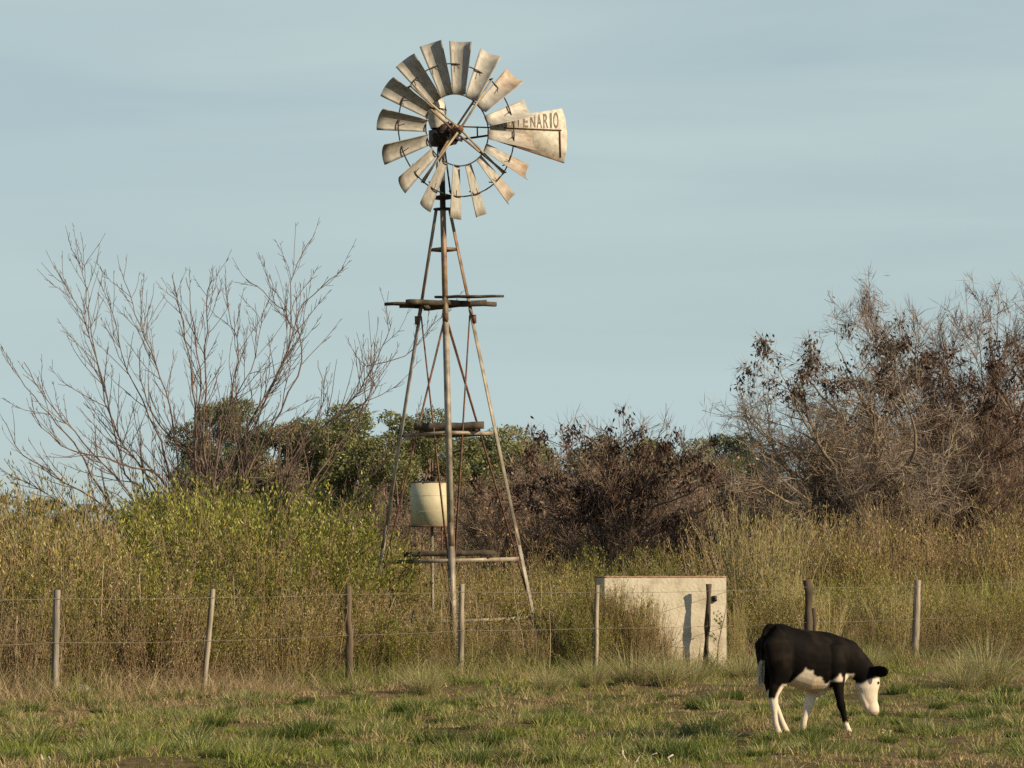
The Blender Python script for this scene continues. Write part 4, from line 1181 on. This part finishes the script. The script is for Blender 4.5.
# ------------------------------------------------------------------ calf
def make_calf():
    Y = 26.6; base = at(768, 743, Y); gxy = (base[0] - .06, Y - .03)
    root = thing('calf', 'black and white calf with a white face grazing with its head down', 'calf', (gxy[0], gxy[1], float(gz(gxy[0] + .5, Y)) - .01))
    root.rotation_euler = (0, 0, R(17)); root.scale = (.93, .95, 1.03)
    mb = MB()

    def loft(secs, side=0, n=20):
        """secs: (x, z, half-size in the x-z plane, half-width, y)"""
        S_ = np.array([(a[0], a[4] if len(a) > 4 else 0, a[1]) for a in secs], float)
        d = np.gradient(S_, axis=0); d /= np.linalg.norm(d, axis=1, keepdims=True)
        V = []
        for p, dd, a in zip(S_, d, secs):
            lat = np.array([0, 1., 0]); lat = lat - lat.dot(dd) * dd; lat /= np.linalg.norm(lat); up = np.cross(dd, lat)
            for k in range(n):
                t = k / n * 2 * math.pi; V.append(p + up * a[2] * math.cos(t) + lat * a[3] * math.sin(t))
        m = len(secs)
        Q = [(i * n + j, i * n + (j + 1) % n, (i + 1) * n + (j + 1) % n, (i + 1) * n + j) for i in range(m - 1) for j in range(n)]
        nv = len(V); V += [S_[0] - d[0] * secs[0][2] * .25, S_[-1] + d[-1] * secs[-1][2] * .25]
        T = [(nv, (j + 1) % n, j) for j in range(n)] + [(nv + 1, (m - 1) * n + j, (m - 1) * n + (j + 1) % n) for j in range(n)]
        mb.add(np.array(V), Q, T)
    # trunk
    loft([(.05, .80, .09, .06), (.085, .795, .175, .13), (.13, .775, .21, .155), (.24, .725, .225, .165), (.36, .672, .25, .18), (.50, .64, .265, .185), (.62, .638, .26, .175),
          (.72, .645, .245, .15), (.80, .66, .20, .12), (.86, .65, .155, .095)], n=28)
    # hip and shoulder masses
    for sy in (-1, 1):
        loft([(.13, .895, .05, .05, sy * .06), (.13, .80, .15, .08, sy * .11), (.15, .66, .145, .085, sy * .12), (.145, .54, .115, .07, sy * .12), (.125, .45, .08, .05, sy * .115)])
        loft([(.69, .82, .05, .03, sy * .06), (.69, .76, .11, .05, sy * .105), (.715, .62, .11, .065, sy * .12), (.73, .50, .075, .055, sy * .12), (.735, .42, .05, .042, sy * .11)])
    # neck and brisket
    loft([(.68, .68, .19, .11), (.80, .68, .175, .10), (.90, .655, .165, .09), (1.0, .59, .13, .078), (1.08, .53, .105, .072), (1.12, .49, .09, .068)])
    loft([(.70, .50, .1, .09), (.80, .50, .085, .07), (.86, .55, .06, .05)])
    # head, hanging down
    loft([(1.125, .585, .045, .05), (1.12, .54, .085, .08), (1.10, .47, .122, .088), (1.090, .41, .124, .084), (1.108, .34, .092, .062), (1.132, .275, .064, .046), (1.142, .23, .068, .056), (1.146, .195, .066, .056), (1.142, .168, .042, .038)], n=24)
    loft([(1.01, .43, .05, .055), (1.035, .34, .04, .045), (1.075, .255, .03, .035), (1.095, .205, .022, .03)])
    # ears
    for sy in (-1, 1):
        loft([(1.09, .56, .026, .022, sy * .06), (1.12, .555, .045, .018, sy * .10), (1.16, .548, .055, .016, sy * .15), (1.195, .552, .047, .013, sy * .19), (1.215, .56, .02, .009, sy * .21)], n=12)
    # legs: hind near (-y), hind far, fore near, fore far
    loft([(0.13, 0.5, 0.09, 0.052, -0.115), (0.1, 0.42, 0.066, 0.04, -0.115), (0.075, 0.345, 0.05, 0.034, -0.112), (0.083, 0.29, 0.0432, 0.0322, -0.11), (0.09, 0.2, 0.0276, 0.02415, -0.11), (0.1, 0.11, 0.03, 0.0276, -0.11), (0.115, 0.07, 0.0312, 0.02875, -0.11), (0.13, 0.03, 0.0372, 0.0322, -0.11), (0.135, 0, 0.0408, 0.0345, -0.11)], n=12)
    loft([(0.14, 0.5, 0.075, 0.052, 0.115), (0.145, 0.42, 0.06, 0.038, 0.115), (0.1491, 0.345, 0.045, 0.032, 0.112), (0.1744, 0.29, 0.0348, 0.02875, 0.11), (0.2213, 0.2, 0.0276, 0.02415, 0.11), (0.2581, 0.11, 0.03, 0.0276, 0.11), (0.28, 0.07, 0.0312, 0.02875, 0.11), (0.3, 0.03, 0.0372, 0.0322, 0.11), (0.305, 0, 0.0408, 0.0345, 0.11)], n=12)
    loft([(0.735, 0.48, 0.075, 0.05, -0.115), (0.745, 0.4, 0.054, 0.038, -0.11), (0.76, 0.32, 0.04, 0.032, -0.105), (0.775, 0.265, 0.0456, 0.03795, -0.1), (0.795, 0.2, 0.03, 0.02415, -0.1), (0.82, 0.11, 0.0288, 0.0253, -0.1), (0.835, 0.07, 0.03, 0.0276, -0.1), (0.85, 0.03, 0.0372, 0.0322, -0.1), (0.855, 0, 0.0408, 0.0345, -0.1)], n=12)
    loft([(0.68, 0.48, 0.085, 0.05, 0.115), (0.61, 0.4, 0.07, 0.04, 0.11), (0.55, 0.32, 0.054, 0.036, 0.105), (0.52, 0.255, 0.0528, 0.0391, 0.1), (0.5, 0.19, 0.0348, 0.0253, 0.1), (0.475, 0.11, 0.03, 0.02645, 0.1), (0.47, 0.07, 0.0312, 0.0276, 0.1), (0.475, 0.03, 0.0372, 0.0322, 0.1), (0.48, 0, 0.0408, 0.0345, 0.1)], n=12)
    # tail
    loft([(.12, .935, .035, .035), (.07, .935, .03, .028), (.036, .90, .024, .022), (.018, .82, .02, .018), (.01, .72, .018, .016), (.005, .62, .016, .015), (.0, .56, .014, .013)], n=10)
    # sheath
    loft([(.60, .40, .04, .04), (.64, .375, .03, .03), (.66, .36, .02, .02)], n=10)
    V, Q, T, C = mb.merged()
    me = mb.mesh('body', M_blade)
    tmp = bpy.data.objects.new('tmp', me); COL.objects.link(tmp)
    rm = tmp.modifiers.new('r', 'REMESH'); rm.mode = 'VOXEL'; rm.voxel_size = .006
    sm = tmp.modifiers.new('s', 'SMOOTH'); sm.factor = .5; sm.iterations = 18
    bpy.context.view_layer.update()
    m2 = bpy.data.meshes.new_from_object(tmp.evaluated_get(bpy.context.evaluated_depsgraph_get()))
    bpy.data.objects.remove(tmp)
    nv = len(m2.vertices); co = np.empty(nv * 3); m2.vertices.foreach_get('co', co); co = co.reshape(-1, 3)
    for a in list(m2.color_attributes): m2.color_attributes.remove(a)
    x, y, z = co[:, 0], co[:, 1], co[:, 2]
    wob = (vnoise(x * 22, z * 22 + y * 9, 3) - .5) * .04 + (vnoise(x * 70, z * 70, 8) - .5) * .018
    white = np.zeros(nv, bool)
    # belly
    lim = np.interp(x, [.20, .30, .385, .49, .60, .66, .74, .77], [.38, .50, .60, .52, .46, .48, .53, .50])
    white |= (x > .19) & (x < .765) & (z + wob < lim) & (z > .33) & ~((x > .655) & (y < -.07) & (z > .3) & (z < .47)) 
    thigh = np.interp(z, [.30, .38, .45, .55, .63], [.07, .10, .14, .215, .345])
    white |= (x > thigh) & (x < .4) & (z < .45)
    white &= ~((x + wob < thigh) & (z > .30))
    # socks
    white |= (x < .35) & (z + wob * .6 < np.where(y < 0, .335, .38))
    white |= (x > .35) & (x < .72) & (z < .42) & (y > .03)
    white |= (x > .72) & (x < .95) & (z + wob * .5 < .115)
    # brisket sliver, face
    white |= (x > .84) & (x < .93) & (z < .53) & (z > .38)
    face = z + wob * .6 < np.interp(x, [.96, 1.04, 1.10, 1.20], [.44, .46, .495, .50])
    white |= (x > .95) & face
    white |= (x < 0.03) & (z < .645) & (abs(y) < .04)
    W = np.array([.74, .64, .5]); B = np.array([.006, .0048, .004])
    c = np.where(white[:, None], W * (1 + (vnoise(x * 30, z * 30 + y * 20, 5)[:, None] - .5) * .12), B + np.array([.02, .014, .009]) * (np.clip(fbm(x * 9 + y * 5, z * 7, 15) - .52, 0, 1) * 2.2)[:, None])  # fur sheen painted into the black coat as faint brownish patches
    pk = (np.clip((x - .2) * 8, 0, 1) * np.clip((.66 - x) * 8, 0, 1) * np.clip((.52 - z) * 9, 0, 1) * np.clip((z - .34) * 40, 0, 1))[:, None]
    c = np.where(white[:, None], c * (1 - pk) + c * np.array([.8, .7, .6]) * pk, c)
    mud = (np.clip((.30 - z) / .3, 0, 1) * np.clip(fbm(x * 25 + y * 9, z * 18, 31) - .35, 0, 1) * 1.4 * (x < .95))[:, None]
    c = np.where(white[:, None], c * (1 - mud * np.array([.5, .62, .75])), c)
    fc = (np.clip(fbm(x * 16 + y * 11, z * 16, 77) - .5, 0, 1) * 1.2)[:, None]
    c = np.where(white[:, None], c * (1 - fc * np.array([.25, .38, .5])), c)
    # muddy shading of the shanks, muzzle, hooves
    c = np.where(((z < .04) & (x < .95))[:, None], np.array([.09, .07, .05]), c)
    c = np.where(((x > 1.12) & (z < .205))[:, None], np.array([.5, .36, .28]), c)
    ed = np.empty(len(m2.edges) * 2, np.int32); m2.edges.foreach_get('vertices', ed); ed = ed.reshape(-1, 2)
    c = np.array(c, float)
    for _ in range(3):      # hair of one colour runs into the other along the edge of a patch
        acc = c.copy(); cnt = np.ones((nv, 1))
        np.add.at(acc, ed[:, 0], c[ed[:, 1]]); np.add.at(acc, ed[:, 1], c[ed[:, 0]])
        np.add.at(cnt, ed[:, 0], 1); np.add.at(cnt, ed[:, 1], 1)
        c = acc / cnt
    a = m2.color_attributes.new('Col', 'FLOAT_COLOR', 'POINT')
    a.data.foreach_set('color', np.concatenate([c.clip(0, 1), np.ones((nv, 1))], 1).astype(np.float32).ravel())
    m, nt, out = newmat('calf_coat')
    vc = N(nt, 'ShaderNodeVertexColor', layer_name='Col'); p = N(nt, 'ShaderNodeBsdfPrincipled', Roughness=.62)
    p.inputs['Specular IOR Level'].default_value = .045
    nt.links.new(vc.outputs[0], p.inputs['Base Color'])
    tc = nt.nodes.new('ShaderNodeTexCoord'); mp = nt.nodes.new('ShaderNodeMapping'); mp.inputs['Scale'].default_value = (1, 1, .35); nt.links.new(tc.outputs['Object'], mp.inputs[0])
    n2 = N(nt, 'ShaderNodeTexNoise', Scale=60.0, Detail=5); nt.links.new(mp.outputs[0], n2.inputs['Vector'])
    b = N(nt, 'ShaderNodeBump', Strength=.25, Distance=.008); nt.links.new(n2.outputs[0], b.inputs['Height']); nt.links.new(b.outputs[0], p.inputs['Normal'])
    nt.links.new(p.outputs[0], out.inputs[0])
    m2.materials.clear(); m2.materials.append(m)
    m2.polygons.foreach_set('use_smooth', np.ones(len(m2.polygons), bool))
    m2.name = 'body'; bo = bpy.data.objects.new('body', m2); COL.objects.link(bo); bo.parent = root
    # tail switch
    mb = MB(); n = 260
    P = np.stack([rng.normal(.002, .010, n), rng.normal(0, .010, n), rng.uniform(.55, .66, n)], 1)
    D = np.stack([rng.normal(-.05, .09, n), rng.normal(0, .09, n), -np.ones(n)], 1); D /= np.linalg.norm(D, axis=1, keepdims=True)
    V, Q = leaves(P, D, rng.uniform(.08, .2, n), np.full(n, .006)); mb.add(V, Q, col=mixcol([(.72, .64, .5), (.6, .52, .4), (.3, .25, .18)], (4, 3, 1), n, 4, .1))
    mb.build('tail_switch', M_weed, root)
    # eyes
    for sy in (-1, 1):
        mb = MB(); V = []; c0 = np.array([1.175, sy * .068, .45])
        for i in range(7):
            for j in range(10):
                a1 = i / 6 * math.pi; b1 = j / 10 * 2 * math.pi; V.append(c0 + .0135 * np.array([math.sin(a1) * math.cos(b1), math.sin(a1) * math.sin(b1), math.cos(a1)]))
        Q = [(i * 10 + j, i * 10 + (j + 1) % 10, (i + 1) * 10 + (j + 1) % 10, (i + 1) * 10 + j) for i in range(6) for j in range(10)]
        mb.add(V, Q); mb.build('eye', M_iron, root, True)
    for sy in (-1, 1):   # nostrils
        mb = MB(); mb.tube([(1.19, sy * .024, .20), (1.20, sy * .028, .208)], [.007, .003], 6); mb.build('nostril', M_iron, root)


make_calf()


# ------------------------------------------------------------------ odds and ends
def stick(name, a, b, Y, r, label, bend=.01, mat=M_wood, group=None):
    p = at(*a, Y); q = at(*b, Y); g = float(gz(p[0], Y))
    dz = g - min(p[2], q[2]) - .01
    P = [p + (q - p) * t + rng.normal(0, bend, 3) for t in np.linspace(0, 1, 5)]
    o = np.array([p[0], Y, g]); P = np.array(P) - o; P[:, 2] += dz
    mb = MB(); mb.tube(P, np.linspace(r, r * .6, 5), 6); ob = mb.build(name, mat); ob.location = o
    tag(ob, label, 'stick' if 'stick' in name or 'stake' in name else 'branch', group)


stick('fallen_stick', (938, 743.5), (984, 742), Yof(744), .012, 'pale bleached stick lying in the grass at the lower right', .004)
stick('dead_stump', (629, 762), (624, 744), Yof(764), .016, 'pale broken stem standing in the foreground grass, left of the forked one')
stick('dead_stump', (638, 761), (637, 746), Yof(764), .010, 'thin pale broken stem right of the thicker one in the foreground')
stick('dead_branch', (641, 758), (657, 741), Yof(764), .008, 'short forked dead twig leaning right beside the broken stems')
stick('dead_stump', (671, 768), (671, 757), Yof(768), .012, 'short pale stub at the bottom edge below the calf')
stick('dead_stump', (884, 735), (883, 727), Yof(738), .014, 'small pale stub in the grass in front of the calf head')
stick('dead_stump', (889, 735), (890, 728), Yof(738), .012, 'second small pale stub in front of the calf head, right one of two')
stick('dead_stump', (43, 766), (43, 750), Yof(768), .018, 'pale stub at the lower left edge, left one of two')
stick('dead_stump', (49, 766), (50, 752), Yof(768), .014, 'pale stub at the lower left edge, right one of two')
stick('broken_stake', (412, 668), (415, 598), 41.5, .05, 'dark broken stake in the weeds left of the windmill front leg', .01, M_plank)
stick('leaning_stake', (142, 672), (128, 615), 37.2, .012, 'thin pale dead stalk leaning between the first two fence posts', .01)
stick('leaning_stake', (16, 690), (17, 608), 35.4, .010, 'thin pale stake standing at the far left of the fence', .006)
stick('fallen_log', (478, 662), (540, 650), 42.3, .05, 'dark fallen log lying in the weeds under the windmill', .015, M_plank)
# plant that throws its shadow on the tank
mb = MB(); tips = []
Pp = wander((0, 0, 0), (.05, 0, 1), 1.0, 5, .05, .02); mb.tube(Pp, np.linspace(.010, .005, 6), 5, col=BROWN)
subbranch(mb, Pp, .006, .004, 1, 6, .35, tips, (.5, .9), .1, rmin=.004, t0=.3, col=BROWN)
n = 60; P2 = np.array([tips[i % len(tips)][0] for i in range(n)]) + rng.normal(0, .025, (n, 3)); V, Q = leaves(P2, rng.normal(size=(n, 3)), .05, .025); mb.add(V, Q, col=(.2, .2, .06))
o = mb.build('young_weed', M_weed); o.location = ((716 - 512) / FPX * 43.3, 43.3, float(gz(2.9, 43.3))); tag(o, 'thin bare weed standing before the right end of the tank', 'weed')


def rock(px, py, w, h, label):
    Y = Yof(py); mb = MB(); V = []; nu, nv_ = 14, 8; s = FPX / Y
    for i in range(nv_ + 1):
        for j in range(nu):
            a = i / nv_ * math.pi; b = j / nu * 2 * math.pi; r = 1 + .22 * (vnoise(j * .7 + 3, i * .9, 4) - .5) + rng.normal(0, .03)
            V.append((math.sin(a) * math.cos(b) * r * w / s / 2, math.sin(a) * math.sin(b) * r * w / s / 3, math.cos(a) * r * h / s))
    Q = [(i * nu + j, i * nu + (j + 1) % nu, (i + 1) * nu + (j + 1) % nu, (i + 1) * nu + j) for i in range(nv_) for j in range(nu)]
    mb.add(V, Q); o = mb.build('rock', M_stone, smooth=True); x = (px - 512) / s; o.location = (x, Y, float(gz(x, Y)) + .02); tag(o, label, 'rock')


rock(78, 694, 38, 9, 'low pale grey rock in the grass beside the squared left fence post')

# grass grown up around the calf's hooves
for i, (px, py) in enumerate([(772, 740), (781, 742), (778, 735), (803, 738), (812, 741), (841, 735), (850, 738), (764, 741)]):
    put(mix_clumps[i % 3], 'grass_tuft', px, Yof(py), 'low mixed green and straw grass tuft in the pasture', 'grass tuft',
        'low mixed grass tufts in the pasture', sc=.5)
